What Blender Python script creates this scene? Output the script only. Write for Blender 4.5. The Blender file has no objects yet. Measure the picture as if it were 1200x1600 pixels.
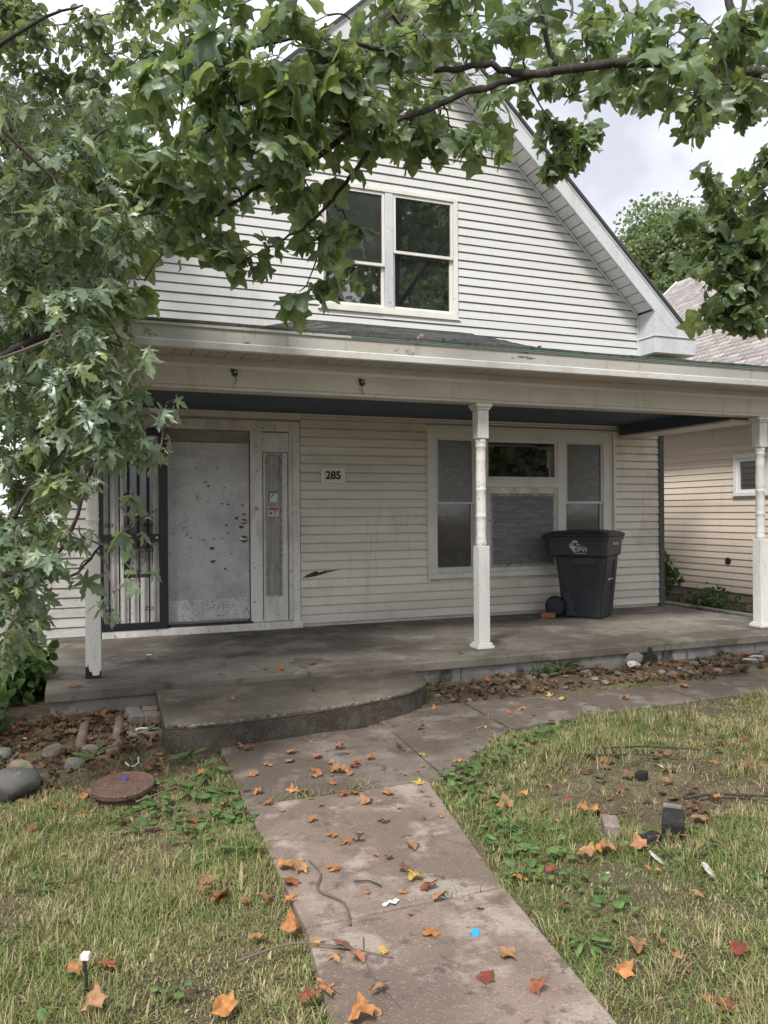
import bpy, math, random
import numpy as np
from mathutils import Vector, Matrix
from mathutils.geometry import tessellate_polygon
random.seed(7); rng = np.random.default_rng(7)
S = bpy.context.scene
COL = S.collection
R = math.radians
# camera frame solved from the perspective of the house
CAM_LOC=(0,-8.8764,1.2921)
CAM_RIGHT=(0.932156,-0.361993,-0.006831)
CAM_UP=(0.005999,-0.003422,0.999976)
CAM_FWD=(0.362008,0.932175,0.001018)
LENS=28.214

# ---------------------------------------------------------------- camera
cd = bpy.data.cameras.new('camera'); cam = bpy.data.objects.new('camera', cd); COL.objects.link(cam)
cd.sensor_fit = 'VERTICAL'; cd.sensor_height = 36; cd.sensor_width = 27; cd.lens = LENS
cd.clip_start = .05; cd.clip_end = 2000
_r, _u, _f = Vector(CAM_RIGHT), Vector(CAM_UP), Vector(CAM_FWD)
mw = Matrix((_r, _u, -_f)).transposed().to_4x4(); mw.translation = Vector(CAM_LOC)
cam.matrix_world = mw
S.camera = cam
# ---------------------------------------------------------------- sky and sun (bright broken overcast)
SUN_DIR = Vector((-.50, -.55, .90)).normalized()
w = bpy.data.worlds.new('World'); S.world = w; w.use_nodes = True
nt = w.node_tree; nt.nodes.clear()
def N(tree, typ, **kw):
    n = tree.nodes.new(typ)
    for k, v in kw.items():
        if k.startswith('_'): setattr(n, k[1:], v)
        else: n.inputs[k].default_value = v
    return n
sky = N(nt, 'ShaderNodeTexSky', _sky_type='NISHITA', _sun_disc=False)
sky.sun_elevation = math.asin(SUN_DIR.z); sky.sun_rotation = math.atan2(SUN_DIR.x, SUN_DIR.y)
tc = N(nt, 'ShaderNodeTexCoord')
cn = N(nt, 'ShaderNodeTexNoise', Scale=2.6, Detail=6, Roughness=.55)
nt.links.new(tc.outputs['Generated'], cn.inputs['Vector'])
cr = N(nt, 'ShaderNodeValToRGB')
cr.color_ramp.elements[0].position = .38; cr.color_ramp.elements[0].color = (4.7, 4.8, 5.35, 1)
cr.color_ramp.elements[1].position = .64; cr.color_ramp.elements[1].color = (9.6, 9.6, 10.0, 1)
nt.links.new(cn.outputs['Fac'], cr.inputs['Fac'])
mx = N(nt, 'ShaderNodeMixRGB', Fac=.9)
nt.links.new(sky.outputs[0], mx.inputs['Color1']); nt.links.new(cr.outputs[0], mx.inputs['Color2'])
bg = N(nt, 'ShaderNodeBackground', Strength=.11)
wo = N(nt, 'ShaderNodeOutputWorld')
nt.links.new(mx.outputs[0], bg.inputs['Color']); nt.links.new(bg.outputs[0], wo.inputs['Surface'])
sl = bpy.data.lights.new('sun', 'SUN'); sl.energy = 2.9; sl.angle = R(11); sl.color = (1, .96, .9)
so = bpy.data.objects.new('sun', sl); COL.objects.link(so)
so.rotation_euler = (-SUN_DIR).to_track_quat('-Z', 'Y').to_euler(); so.location = (-6, -6, 14)
S.view_settings.view_transform = 'Standard'; S.view_settings.look = 'None'
S.view_settings.exposure = .66; S.view_settings.gamma = 1; S.view_settings.use_curve_mapping = False
S.cycles.max_bounces = 8; S.cycles.transparent_max_bounces = 8
try:
    S.cycles.use_denoising = True
except Exception: pass

# ---------------------------------------------------------------- materials
def material(name, base, rough=.65, layers=(), bump=None, spec=.4, vary=0, pale_edge=None, metal=0):
    """base colour, then noise layers (scale xyz, colour, low, high, strength) in world space"""
    m = bpy.data.materials.new(name); m.use_nodes = True
    t = m.node_tree; b = t.nodes['Principled BSDF']; L = t.links.new
    b.inputs['Roughness'].default_value = rough; b.inputs['Metallic'].default_value = metal
    b.inputs['Specular IOR Level'].default_value = spec
    g = N(t, 'ShaderNodeNewGeometry')
    c = N(t, 'ShaderNodeRGB'); c.outputs[0].default_value = (*base, 1); cur = c.outputs[0]
    for i, (sc, col, lo, hi, st) in enumerate(layers):
        mp = N(t, 'ShaderNodeMapping'); mp.inputs['Scale'].default_value = sc if isinstance(sc, tuple) else (sc,)*3
        mp.inputs['Location'].default_value = (i*3.7, i*1.3, i*5.1)
        L(g.outputs['Position'], mp.inputs['Vector'])
        n = N(t, 'ShaderNodeTexNoise', Scale=1, Detail=7, Roughness=.62); L(mp.outputs[0], n.inputs['Vector'])
        lo, hi = .5+(lo-.5)*.62, .5+(hi-.5)*.62
        r = N(t, 'ShaderNodeMapRange', **{'From Min': lo, 'From Max': hi, 'To Min': 0, 'To Max': st}); L(n.outputs['Fac'], r.inputs['Value'])
        x = N(t, 'ShaderNodeMixRGB'); x.inputs['Color2'].default_value = (*col, 1)
        L(r.outputs[0], x.inputs['Fac']); L(cur, x.inputs['Color1']); cur = x.outputs[0]
    if pale_edge:
        r = N(t, 'ShaderNodeMapRange', **{'From Min': .52, 'From Max': .6, 'To Min': 0, 'To Max': .8}); L(g.outputs['Pointiness'], r.inputs['Value'])
        x = N(t, 'ShaderNodeMixRGB'); x.inputs['Color2'].default_value = (*pale_edge, 1)
        L(r.outputs[0], x.inputs['Fac']); L(cur, x.inputs['Color1']); cur = x.outputs[0]
    if vary:
        oi = N(t, 'ShaderNodeObjectInfo')
        r = N(t, 'ShaderNodeMapRange', **{'To Min': 1-vary, 'To Max': 1+vary}); L(oi.outputs['Random'], r.inputs['Value'])
        x = N(t, 'ShaderNodeVectorMath', _operation='SCALE'); L(cur, x.inputs[0]); L(r.outputs[0], x.inputs['Scale']); cur = x.outputs[0]
    L(cur, b.inputs['Base Color'])
    if bump:
        n = N(t, 'ShaderNodeTexNoise', Scale=bump[0], Detail=8, Roughness=.65); L(g.outputs['Position'], n.inputs['Vector'])
        bp = N(t, 'ShaderNodeBump', Strength=bump[1], Distance=bump[2] if len(bump) > 2 else .01); L(n.outputs['Fac'], bp.inputs['Height']); L(bp.outputs[0], b.inputs['Normal'])
    return m

def leaf_material(name, stops, translucent=.35, rough=.42, spec=.5):
    m = bpy.data.materials.new(name); m.use_nodes = True
    t = m.node_tree; b = t.nodes['Principled BSDF']; L = t.links.new; out = t.nodes['Material Output']
    a = N(t, 'ShaderNodeAttribute', _attribute_name='tint'); oi = N(t, 'ShaderNodeObjectInfo')
    s = N(t, 'ShaderNodeMath', _operation='ADD'); L(a.outputs['Fac'], s.inputs[0]); L(oi.outputs['Random'], s.inputs[1])
    fr = N(t, 'ShaderNodeMath', _operation='FRACT'); L(s.outputs[0], fr.inputs[0])
    cr = N(t, 'ShaderNodeValToRGB'); e = cr.color_ramp.elements
    while len(e) < len(stops): e.new(.5)
    for i, (p, c) in enumerate(stops): e[i].position = p; e[i].color = (*c, 1)
    L(fr.outputs[0], cr.inputs['Fac'])
    g = N(t, 'ShaderNodeNewGeometry')
    n = N(t, 'ShaderNodeTexNoise', Scale=38, Detail=4); L(g.outputs['Position'], n.inputs['Vector'])
    r = N(t, 'ShaderNodeMapRange', **{'From Min': .3, 'From Max': .7, 'To Min': .62, 'To Max': 1.38}); L(n.outputs['Fac'], r.inputs['Value'])
    v = N(t, 'ShaderNodeVectorMath', _operation='SCALE'); L(cr.outputs[0], v.inputs[0]); L(r.outputs[0], v.inputs['Scale'])
    L(v.outputs[0], b.inputs['Base Color']); b.inputs['Roughness'].default_value = rough; b.inputs['Specular IOR Level'].default_value = spec
    if translucent:
        tr = N(t, 'ShaderNodeBsdfTranslucent'); y = N(t, 'ShaderNodeMixRGB', Fac=.55); y.blend_type = 'MIX'
        y.inputs['Color2'].default_value = (.36, .44, .10, 1); L(v.outputs[0], y.inputs['Color1']); L(y.outputs[0], tr.inputs['Color'])
        ms = N(t, 'ShaderNodeMixShader', Fac=translucent); L(b.outputs[0], ms.inputs[1]); L(tr.outputs[0], ms.inputs[2]); L(ms.outputs[0], out.inputs['Surface'])
    return m

M = {}
M['vinyl'] = material('vinyl_siding_white', (.61, .61, .60), .5, [((.6, 1, 9), (.60, .58, .54), .52, .75, .5), (3, (.54, .52, .47), .6, .8, .35), ((7, 1, 1.1), (.55, .53, .49), .62, .78, .35)], vary=.025, bump=(60, .06))
M['vinyl_grimy'] = material('vinyl_siding_grimy', (.74, .70, .62), .55, [((.45, 1, 3), (.60, .56, .48), .42, .7, .7), (1.6, (.50, .46, .39), .55, .78, .6), ((9, 1, .9), (.48, .44, .38), .62, .76, .4), ((14, 1, 60), (.22, .20, .18), .72, .8, .5)], vary=.04, bump=(60, .08))
M['vinyl_dirty'] = material('vinyl_siding_weathered', (.60, .58, .54), .65, [((2, 1, 8), (.42, .40, .37), .4, .7, .8), (30, (.16, .15, .14), .70, .8, .7)], vary=.05)
M['trim'] = material('painted_trim_old_white', (.72, .70, .645), .55, [((3, 3, 1.2), (.58, .55, .49), .45, .75, .7), (26, (.30, .27, .23), .70, .8, .6)], bump=(40, .12))
M['trim_worn'] = material('painted_trim_chipped', (.72, .70, .66), .6, [((4, 4, 1.5), (.50, .48, .44), .42, .72, .8), (24, (.16, .14, .125), .70, .75, .85), ((50, 50, 9), (.25, .23, .21), .68, .74, .6)], bump=(50, .3))
M['white_metal'] = material('white_aluminium', (.58, .605, .615), .45, [((5, 5, 1.5), (.44, .465, .47), .45, .75, .7), (30, (.32, .34, .33), .60, .78, .6)], bump=(50, .1))
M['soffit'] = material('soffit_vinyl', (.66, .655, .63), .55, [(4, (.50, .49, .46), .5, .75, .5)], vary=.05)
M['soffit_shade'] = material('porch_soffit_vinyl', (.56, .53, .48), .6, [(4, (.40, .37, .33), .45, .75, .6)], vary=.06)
M['fascia'] = material('fascia_stained', (.50, .495, .47), .5, [((1.2, 1, 6), (.46, .43, .37), .42, .7, .7), ((18, 1, 3), (.33, .31, .26), .6, .78, .65), (34, (.07, .065, .06), .73, .78, .8), ((3.5, 1, 9), (.09, .09, .08), .69, .74, .8)], bump=(60, .15))
M['fascia_low'] = material('fascia_lower_band', (.60, .605, .59), .5, [((6, 1, 10), (.52, .50, .45), .5, .72, .8), (38, (.12, .11, .10), .73, .8, .7)], bump=(60, .15))
M['beam'] = material('porch_beam_paint', (.60, .56, .49), .5, [((1.5, 1, 5), (.48, .445, .38), .45, .75, .7), (30, (.18, .16, .14), .74, .8, .8), ((10, 1, .8), (.44, .40, .34), .64, .76, .5)], bump=(40, .1))
M['navy'] = material('porch_ceiling_slate_blue', (.062, .090, .130), .7, [(3, (.085, .10, .12), .45, .75, .6)])
M['dark_trim'] = material('corner_trim_dark_green', (.07, .085, .08), .55, [(6, (.11, .125, .12), .5, .75, .5)])
M['post'] = material('post_white_paint', (.76, .75, .72), .45, [((8, 8, 2), (.60, .58, .53), .50, .74, .6), (45, (.22, .19, .16), .70, .76, .9)], bump=(60, .15))
M['black_rot'] = material('rotten_wood', (.03, .025, .02), .9, bump=(60, .6))
M['door'] = material('door_grey_metal', (.54, .54, .54), .42, [((2, 1, 1.4), (.36, .36, .37), .42, .7, .8), ((1.2, 1, 4), (.57, .57, .58), .5, .7, .6), ((9, 9, 7), (.38, .37, .37), .62, .74, .7), ((60, 60, 12), (.33, .33, .33), .66, .72, .6)], bump=(9, .25))
M['door_kick'] = material('door_scuffed_base', (.55, .55, .55), .6, [((40, 40, 60), (.20, .20, .20), .54, .68, .9), (6, (.64, .64, .64), .5, .7, .7)], bump=(60, .4))
M['chip'] = material('chipped_paint_patch', (.14, .13, .125), .8, [((40, 40, 40), (.045, .04, .038), .45, .6, .9)], bump=(60, .6))
M['wood_bare'] = material('door_header_bare', (.26, .22, .19), .7, [((3, 3, 14), (.36, .32, .29), .45, .7, .7)], bump=(40, .3))
M['iron'] = material('black_iron', (.012, .013, .016), .4, [(20, (.035, .035, .037), .6, .8, .5)])
M['steel'] = material('door_knob_steel', (.45, .43, .40), .3, metal=.9)
M['dark_metal'] = material('blackened_metal', (.03, .03, .03), .5)
M['glass'] = material('window_glass_dark', (.010, .012, .013), .02, [(1.3, (.02, .023, .023), .4, .7, .8)], spec=1)
M['glass'].node_tree.nodes['Principled BSDF'].inputs['IOR'].default_value = 1.95
M['glass_dusty'] = material('window_glass_dusty', (.030, .034, .034), .06, [((5, 5, 7), (.08, .085, .08), .57, .75, .5)], spec=1, bump=(9, .05))
M['glass_film'] = material('window_glass_lace_film', (.115, .12, .108), .14, [((10, 10, 24), (.19, .20, .18), .46, .68, .7), (2, (.09, .095, .085), .4, .7, .7)], spec=.9, bump=(30, .35, .006))
M['glass_old'] = material('sidelight_glass_reeded', (.22, .215, .19), .3, [((60, 1, 1.2), (.36, .35, .31), .42, .66, .8), ((5, 5, 4), (.10, .10, .09), .5, .75, .7)], spec=.6, bump=(30, .3))
M['board'] = material('boarded_window_grey', (.17, .175, .18), .75, [((4, 4, 26), (.27, .275, .28), .46, .68, .7), ((7, 7, 44), (.09, .09, .095), .60, .72, .6), ((22, 22, 4), (.28, .28, .29), .64, .76, .4)], bump=(30, .5))
M['caulk'] = material('smeared_caulk', (.40, .395, .37), .8, [((20, 20, 20), (.20, .195, .18), .48, .66, .8)], bump=(40, .8))
M['plaque'] = material('plaque_white', (.76, .74, .70), .5)
M['plaque_face'] = material('plaque_face', (.66, .64, .60), .5)
M['ink'] = material('black_paint', (.015, .015, .015), .5)
M['scuff'] = material('soot_scuff', (.03, .03, .03), .85, [(30, (.16, .15, .14), .5, .66, .8)])
M['sticker_white'] = material('sticker_white', (.62, .62, .60), .4)
M['sticker_green'] = material('sticker_green', (.05, .22, .12), .4)
M['sticker_red'] = material('sticker_red', (.42, .05, .05), .4)
M['porch_conc'] = material('porch_concrete', (.225, .20, .17), .85, [((.55, .8, 1), (.125, .107, .088), .40, .60, .9), (2.2, (.31, .285, .25), .52, .72, .65), (9, (.10, .088, .074), .58, .72, .6), ((1.5, 1.5, 1), (.06, .052, .045), .69, .75, .6), (110, (.36, .33, .29), .66, .76, .6)], bump=(90, .6), spec=.2)
M['found'] = material('foundation_concrete', (.24, .23, .215), .85, [(1.2, (.12, .115, .105), .45, .68, .8), (8, (.34, .33, .31), .54, .72, .6), ((2, 2, .8), (.045, .043, .04), .64, .72, .9)], bump=(50, .5))
M['nosing'] = material('step_worn_aggregate', (.17, .148, .122), .9, [(45, (.40, .37, .32), .50, .64, .9), (22, (.08, .068, .056), .57, .68, .7)], bump=(90, 1.5, .02), spec=.2)
M['step_shaded'] = material('step_riser_concrete_shaded', (.085, .072, .060), .85, [(2.2, (.052, .043, .035), .40, .62, .9), (6, (.12, .104, .088), .55, .72, .6), (130, (.34, .31, .27), .66, .76, .8)], bump=(110, 1.0), spec=.2)  # shade of the step's front face is put into this darker colour
M['step_lit'] = material('step_tread_concrete_lit', (.15, .127, .103), .8, [(1.4, (.092, .075, .06), .40, .62, .9), (5, (.205, .18, .15), .55, .72, .6), (16, (.07, .058, .047), .62, .72, .5), (120, (.36, .33, .28), .67, .76, .6)], bump=(100, .7), spec=.25)  # lighter than the riser: sky light on the top is put into the colour
M['walk_dark'] = material('walk_concrete_dark', (.165, .135, .114), .8, [(1.0, (.10, .079, .065), .42, .60, .9), (4.5, (.24, .205, .178), .54, .72, .65), (13, (.07, .056, .047), .60, .70, .6), (120, (.36, .32, .28), .66, .76, .7)], bump=(100, .8), vary=.08, spec=.2)  # darker concrete tone for the slabs by the step and the side walk
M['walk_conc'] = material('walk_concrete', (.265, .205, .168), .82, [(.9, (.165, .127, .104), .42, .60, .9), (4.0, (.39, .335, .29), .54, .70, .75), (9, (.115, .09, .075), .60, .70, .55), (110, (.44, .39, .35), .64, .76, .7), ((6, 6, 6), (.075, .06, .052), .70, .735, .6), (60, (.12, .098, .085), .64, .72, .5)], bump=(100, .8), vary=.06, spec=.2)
M['soil'] = material('lawn_soil', (.088, .064, .043), .95, [(2.5, (.19, .15, .09), .45, .68, .8), (14, (.055, .040, .028), .5, .7, .7), (.8, (.09, .085, .040), .5, .7, .5), (90, (.30, .24, .15), .58, .68, .6)], bump=(45, .9, .02))
M['straw'] = leaf_material('grass_blades', [(0, (.07, .13, .035)), (.3, (.13, .195, .05)), (.52, (.22, .255, .08)), (.7, (.29, .25, .125)), (.86, (.44, .375, .22)), (1, (.17, .12, .075))], .18, .6, .25)
M['green_weed'] = leaf_material('weed_leaves', [(0, (.06, .115, .04)), (.5, (.09, .155, .05)), (1, (.13, .20, .065))], .25, .55, .3)
M['tulip_leaf'] = leaf_material('tulip_leaves', [(0, (0.102, 0.161, 0.091)), (.5, (0.144, 0.218, 0.110)), (.85, (0.197, 0.282, 0.122)), (1, (0.311, 0.380, 0.122))], .5, .4, .8)
M['upper_leaf'] = leaf_material('upper_leaves', [(0, (0.112, 0.174, 0.102)), (.6, (0.162, 0.234, 0.127)), (1, (0.225, 0.300, 0.153))], .5, .4, .7)
M['maple_leaf'] = leaf_material('silver_maple_leaves', [(0, (0.108, 0.161, 0.110)), (.55, (0.149, 0.213, 0.128)), (.80, (0.197, 0.265, 0.134)), (.92, (0.311, 0.391, 0.134)), (1, (0.538, 0.564, 0.536))], .42, .36, .8)
M['shrub_leaf'] = leaf_material('shrub_leaves', [(0, (.03, .075, .022)), (.6, (.05, .11, .03)), (1, (.09, .16, .04))], .3)
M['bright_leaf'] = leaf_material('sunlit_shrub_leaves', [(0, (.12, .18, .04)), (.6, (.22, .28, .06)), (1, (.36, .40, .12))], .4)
M['far_leaf'] = leaf_material('far_tree_leaves', [(0, (.10, .15, .08)), (.6, (.15, .215, .105)), (1, (.23, .30, .16))], .4)
M['bark'] = material('dark_bark', (.045, .038, .034), .9, [((20, 20, 5), (.09, .078, .07), .5, .7, .8)], bump=(60, .8))
M['twig'] = material('grey_twig', (.13, .105, .085), .85)
M['fallen_orange'] = leaf_material('fallen_leaf_orange', [(0, (.32, .13, .05)), (.35, (.42, .19, .07)), (.7, (.34, .165, .085)), (1, (.19, .095, .06))], .12, .75, .25)
M['fallen_yellow'] = leaf_material('fallen_leaf_yellow', [(0, (.50, .33, .06)), (1, (.44, .28, .10))], .15, .65, .25)
M['fallen_tan'] = leaf_material('fallen_leaf_tan', [(0, (.35, .195, .10)), (1, (.27, .15, .08))], .12, .75, .25)
M['fallen_red'] = leaf_material('fallen_leaf_red', [(0, (.20, .055, .035)), (1, (.28, .10, .05))], .12, .7, .25)
M['litter_leaf'] = leaf_material('leaf_litter', [(0, (.07, .045, .032)), (.5, (.13, .08, .052)), (.85, (.20, .115, .07)), (1, (.32, .13, .06))], .08, .8, .2)
M['rock'] = material('grey_rock', (.17, .16, .148), .85, [(7, (.15, .14, .13), .45, .7, .8), (30, (.27, .26, .245), .58, .72, .6)], bump=(30, .7))
M['rock_dark'] = material('dark_boulder', (.12, .116, .112), .85, [(6, (.10, .095, .09), .45, .7, .8), (30, (.24, .23, .22), .6, .74, .5)], bump=(25, .6))
M['white_dirty'] = material('dirty_white_scrap', (.50, .49, .46), .8, [(40, (.25, .23, .2), .5, .64, .8)])
M['rock_brown'] = material('brown_rubble', (.17, .13, .11), .9, [(10, (.27, .22, .19), .48, .7, .8)], bump=(35, .8), vary=.3)
M['white_junk'] = material('white_debris', (.68, .67, .64), .7, [(18, (.45, .43, .4), .5, .7, .6)])
M['rust'] = material('rusty_iron', (.105, .06, .046), .8, [(9, (.075, .042, .034), .45, .68, .8), (50, (.21, .12, .085), .58, .72, .7)], bump=(80, .6))
M['blue_paint'] = material('blue_purple_paint', (.07, .05, .25), .6)
M['blue_plastic'] = material('blue_plastic_scrap', (.03, .30, .55), .35)
M['clay'] = material('clay_pipe', (.15, .105, .085), .85, [(8, (.22, .17, .14), .48, .7, .7)], bump=(40, .5))
M['brick'] = material('brick_orange', (.32, .13, .07), .85, bump=(60, .5))
M['brick_grey'] = material('brick_weathered', (.20, .155, .135), .9, [(20, (.29, .24, .22), .5, .7, .7)], bump=(60, .6))
M['char'] = material('charred_wood', (.016, .015, .015), .8, [(40, (.05, .048, .045), .55, .72, .7)], bump=(60, .9))
M['bin'] = material('trash_cart_plastic', (.030, .033, .041), .42, [(5, (.042, .045, .052), .45, .7, .6)], bump=(160, .12))
M['bin_front'] = M['bin']
M['rubber'] = material('tyre_rubber', (.012, .012, .013), .6)
M['logo'] = material('stamped_white', (.50, .52, .54), .6, [(120, (.2, .2, .22), .58, .68, .7)])
M['shingle'] = material('porch_shingles', (.085, .085, .082), .9, [(14, (.045, .045, .043), .45, .65, .8), (120, (.18, .18, .17), .55, .7, .6), (2, (.10, .13, .11), .5, .7, .5)], bump=(150, .6))
M['drip_green'] = material('drip_edge_green', (.07, .16, .125), .5, [(14, (.03, .035, .03), .55, .7, .8)])
M['shingle_main'] = material('main_roof_shingles', (.06, .06, .06), .9, bump=(100, .6))
M['n_vinyl'] = material('neighbour_vinyl_beige', (.72, .625, .525), .55, [((1, .4, 8), (.57, .49, .40), .45, .7, .5), ((1, 5, .8), (.50, .43, .35), .62, .76, .4)], vary=.03)
M['n_trim'] = material('neighbour_window_white', (.76, .75, .73), .45)
M['n_shingle'] = leaf_material('neighbour_rose_shingles', [(0, (.31, .28, .27)), (.5, (.39, .355, .343)), (1, (.47, .435, .42))], 0, .9, .2)
M['n_block'] = material('neighbour_foundation_block', (.30, .26, .21), .9, [(5, (.16, .14, .11), .45, .7, .8)], bump=(30, .9), vary=.12)

# ---------------------------------------------------------------- mesh helpers
def finish(o, parent=None, label=None, cat=None, group=None, kind=None):
    COL.objects.link(o)
    if parent: o.parent = parent
    for k, v in (('label', label), ('category', cat), ('group', group), ('kind', kind)):
        if v: o[k] = v
    return o
def empty(name, loc=(0, 0, 0), label=None, cat=None, group=None, rz=0, parent=None):
    o = bpy.data.objects.new(name, None); o.location = loc; o.rotation_euler = (0, 0, rz); o.empty_display_size = .1
    return finish(o, parent, label, cat, group)
class MB:
    def __init__(s): s.v = []; s.f = []
    def add(s, vs, fs):
        n = len(s.v); s.v += [tuple(q) for q in vs]; s.f += [tuple(n+i for i in q) for q in fs]; return s
    def box(s, x0, x1, y0, y1, z0, z1):
        return s.add([(x0,y0,z0),(x1,y0,z0),(x1,y1,z0),(x0,y1,z0),(x0,y0,z1),(x1,y0,z1),(x1,y1,z1),(x0,y1,z1)],
                     [(3,2,1,0),(4,5,6,7),(0,1,5,4),(1,2,6,5),(2,3,7,6),(3,0,4,7)])
    def prism(s, poly, a, b, axis='z'):
        """polygon extruded from a to b; axis z: poly in xy, axis y: poly in xz, axis x: poly in yz"""
        P = {'z': lambda p, h: (p[0], p[1], h), 'y': lambda p, h: (p[0], h, p[1]), 'x': lambda p, h: (h, p[0], p[1])}[axis]
        n = len(poly); A = sum(poly[i][0]*poly[(i+1) % n][1]-poly[(i+1) % n][0]*poly[i][1] for i in range(n))
        if (A < 0) != (axis == 'y'): poly = poly[::-1]
        if a > b: a, b = b, a
        return s.add([P(p, a) for p in poly]+[P(p, b) for p in poly],
                     [tuple(range(n))[::-1], tuple(range(n, 2*n))]+[(i, (i+1) % n, n+(i+1) % n, n+i) for i in range(n)])
    def tube(s, pts, r0, r1=None, n=6, cap=True):
        r1 = r0 if r1 is None else r1; pts = [Vector(p) for p in pts]; k = len(pts); base = len(s.v)
        ref = Vector((.31, .52, .79))
        for i, p in enumerate(pts):
            d = (pts[min(i+1, k-1)]-pts[max(i-1, 0)]).normalized()
            a = d.cross(ref); a = a.normalized() if a.length > 1e-4 else d.orthogonal().normalized(); b = d.cross(a)
            r = r0+(r1-r0)*i/max(1, k-1)
            for j in range(n):
                t = 2*math.pi*j/n; s.v.append(tuple(p+a*(r*math.cos(t))+b*(r*math.sin(t))))
        for i in range(k-1):
            for j in range(n):
                s.f.append((base+i*n+j, base+i*n+(j+1) % n, base+(i+1)*n+(j+1) % n, base+(i+1)*n+j))
        if cap: s.f.append(tuple(base+j for j in range(n))[::-1]); s.f.append(tuple(base+(k-1)*n+j for j in range(n)))
        return s
    def lathe(s, prof, c=(0, 0, 0), n=16, axis='z'):
        base = len(s.v); P = {'z': lambda a, b, h: (c[0]+a, c[1]+b, c[2]+h), 'y': lambda a, b, h: (c[0]+a, c[1]+h, c[2]-b), 'x': lambda a, b, h: (c[0]+h, c[1]+a, c[2]+b)}[axis]
        for h, r in prof:
            for j in range(n): t = 2*math.pi*j/n; s.v.append(P(r*math.cos(t), r*math.sin(t), h))
        for i in range(len(prof)-1):
            for j in range(n): s.f.append((base+i*n+j, base+i*n+(j+1) % n, base+(i+1)*n+(j+1) % n, base+(i+1)*n+j))
        s.f.append(tuple(base+j for j in range(n))[::-1]); s.f.append(tuple(base+(len(prof)-1)*n+j for j in range(n)))
        return s
    def mesh(s, name, mat):
        me = bpy.data.meshes.new(name); me.from_pydata(s.v, [], s.f); me.materials.append(mat); me.update(); return me
    def build(s, name, mat, parent=None, label=None, cat=None, group=None, kind=None, smooth=False, bev=0):
        o = bpy.data.objects.new(name, s.mesh(name, mat))
        if smooth:
            for q in o.data.polygons: q.use_smooth = True
        if bev:
            b = o.modifiers.new('bevel', 'BEVEL'); b.width = bev; b.segments = 2; b.limit_method = 'ANGLE'
        return finish(o, parent, label, cat, group, kind)
def text_mesh(name, s, size, mat, parent, mtx, depth=.001, bold=0., spacing=1.):
    c = bpy.data.curves.new(name, 'FONT'); c.body = s; c.size = size; c.extrude = depth; c.offset = bold; c.align_x = 'CENTER'; c.align_y = 'CENTER'; c.space_character = spacing
    t = bpy.data.objects.new(name, c); COL.objects.link(t)
    dg = bpy.context.evaluated_depsgraph_get(); me = bpy.data.meshes.new_from_object(t.evaluated_get(dg))
    bpy.data.objects.remove(t); me.materials.clear(); me.materials.append(mat)
    o = bpy.data.objects.new(name, me); o.matrix_basis = mtx
    return finish(o, parent)
def axes(loc, x, y):
    x, y = Vector(x).normalized(), Vector(y).normalized(); z = x.cross(y)
    m = Matrix((x, y, z)).transposed().to_4x4(); m.translation = Vector(loc); return m
def np_mesh(name, V, F3, mat, tint=None):
    me = bpy.data.meshes.new(name); nv, nf = len(V), len(F3)
    me.vertices.add(nv); me.vertices.foreach_set('co', V.astype(np.float32).ravel())
    me.loops.add(nf*3); me.loops.foreach_set('vertex_index', F3.astype(np.int32).ravel())
    me.polygons.add(nf); me.polygons.foreach_set('loop_start', np.arange(0, nf*3, 3, dtype=np.int32))
    try: me.polygons.foreach_set('loop_total', np.full(nf, 3, np.int32))
    except Exception: pass
    me.polygons.foreach_set('use_smooth', np.ones(nf, bool)); me.update(calc_edges=True); me.materials.append(mat)
    if tint is not None:
        a = me.attributes.new('tint', 'FLOAT', 'POINT'); a.data.foreach_set('value', tint.astype(np.float32))
    return me
def sm(a, b, x): t = min(1, max(0, (x-a)/(b-a))); return t*t*(3-2*t)
def in_poly(x, y, poly):
    c = False; n = len(poly)
    for i in range(n):
        x1, y1 = poly[i]; x2, y2 = poly[(i+1) % n]
        if (y1 > y) != (y2 > y) and x < (x2-x1)*(y-y1)/(y2-y1)+x1: c = not c
    return c
def smooth_path(pts, k=4):
    P = [Vector(p) for p in pts]; out = []
    for i in range(len(P)-1):
        a, b, c, d = P[max(i-1, 0)], P[i], P[i+1], P[min(i+2, len(P)-1)]
        for j in range(k):
            t = j/k; out.append(.5*((2*b)+(c-a)*t+(2*a-5*b+4*c-d)*t*t+(3*b-a-3*c+d)*t**3))
    out.append(P[-1]); return out

# ================================================================ SETTING
PZ = -.22                                             # top of the walk slabs; porch floor is z = 0
STEP = [(0.589,-2.5),(0.543,-3.602),(0.7,-3.668),(0.964,-3.658),(1.208,-3.622),(1.543,-3.577),(1.878,-3.515),(2.131,-3.43),(2.355,-3.318),(2.507,-3.196),(2.615,-3.057),(2.669,-2.912),(2.69,-2.709),(2.69,-2.5)]
SLABS = [[(.885,-3.55),(2.066,-3.55),(1.972,-4.725),(.835,-4.715)],
         [(2.08,-3.3),(2.88,-3.13),(2.826,-3.985),(1.988,-4.70)],
         [(.834,-4.735),(1.86,-4.742),(1.615,-6.018),(.785,-6.03)],
         [(.784,-6.048),(1.612,-6.036),(1.43,-7.35),(.60,-7.35)],
         [(.598,-7.368),(1.428,-7.368),(1.26,-8.7),(.43,-8.7)],
         [(2.902,-3.14),(3.79,-3.24),(3.76,-3.83),(2.845,-3.97)],
         [(3.808,-3.24),(4.70,-3.255),(4.67,-3.80),(3.778,-3.828)],
         [(4.718,-3.255),(5.75,-3.27),(5.70,-3.79),(4.688,-3.80)],
         [(5.768,-3.27),(6.9,-3.28),(6.85,-3.79),(5.718,-3.79)],
         [(6.918,-3.28),(8.3,-3.28),(8.3,-3.8),(6.868,-3.79)]]
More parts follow.
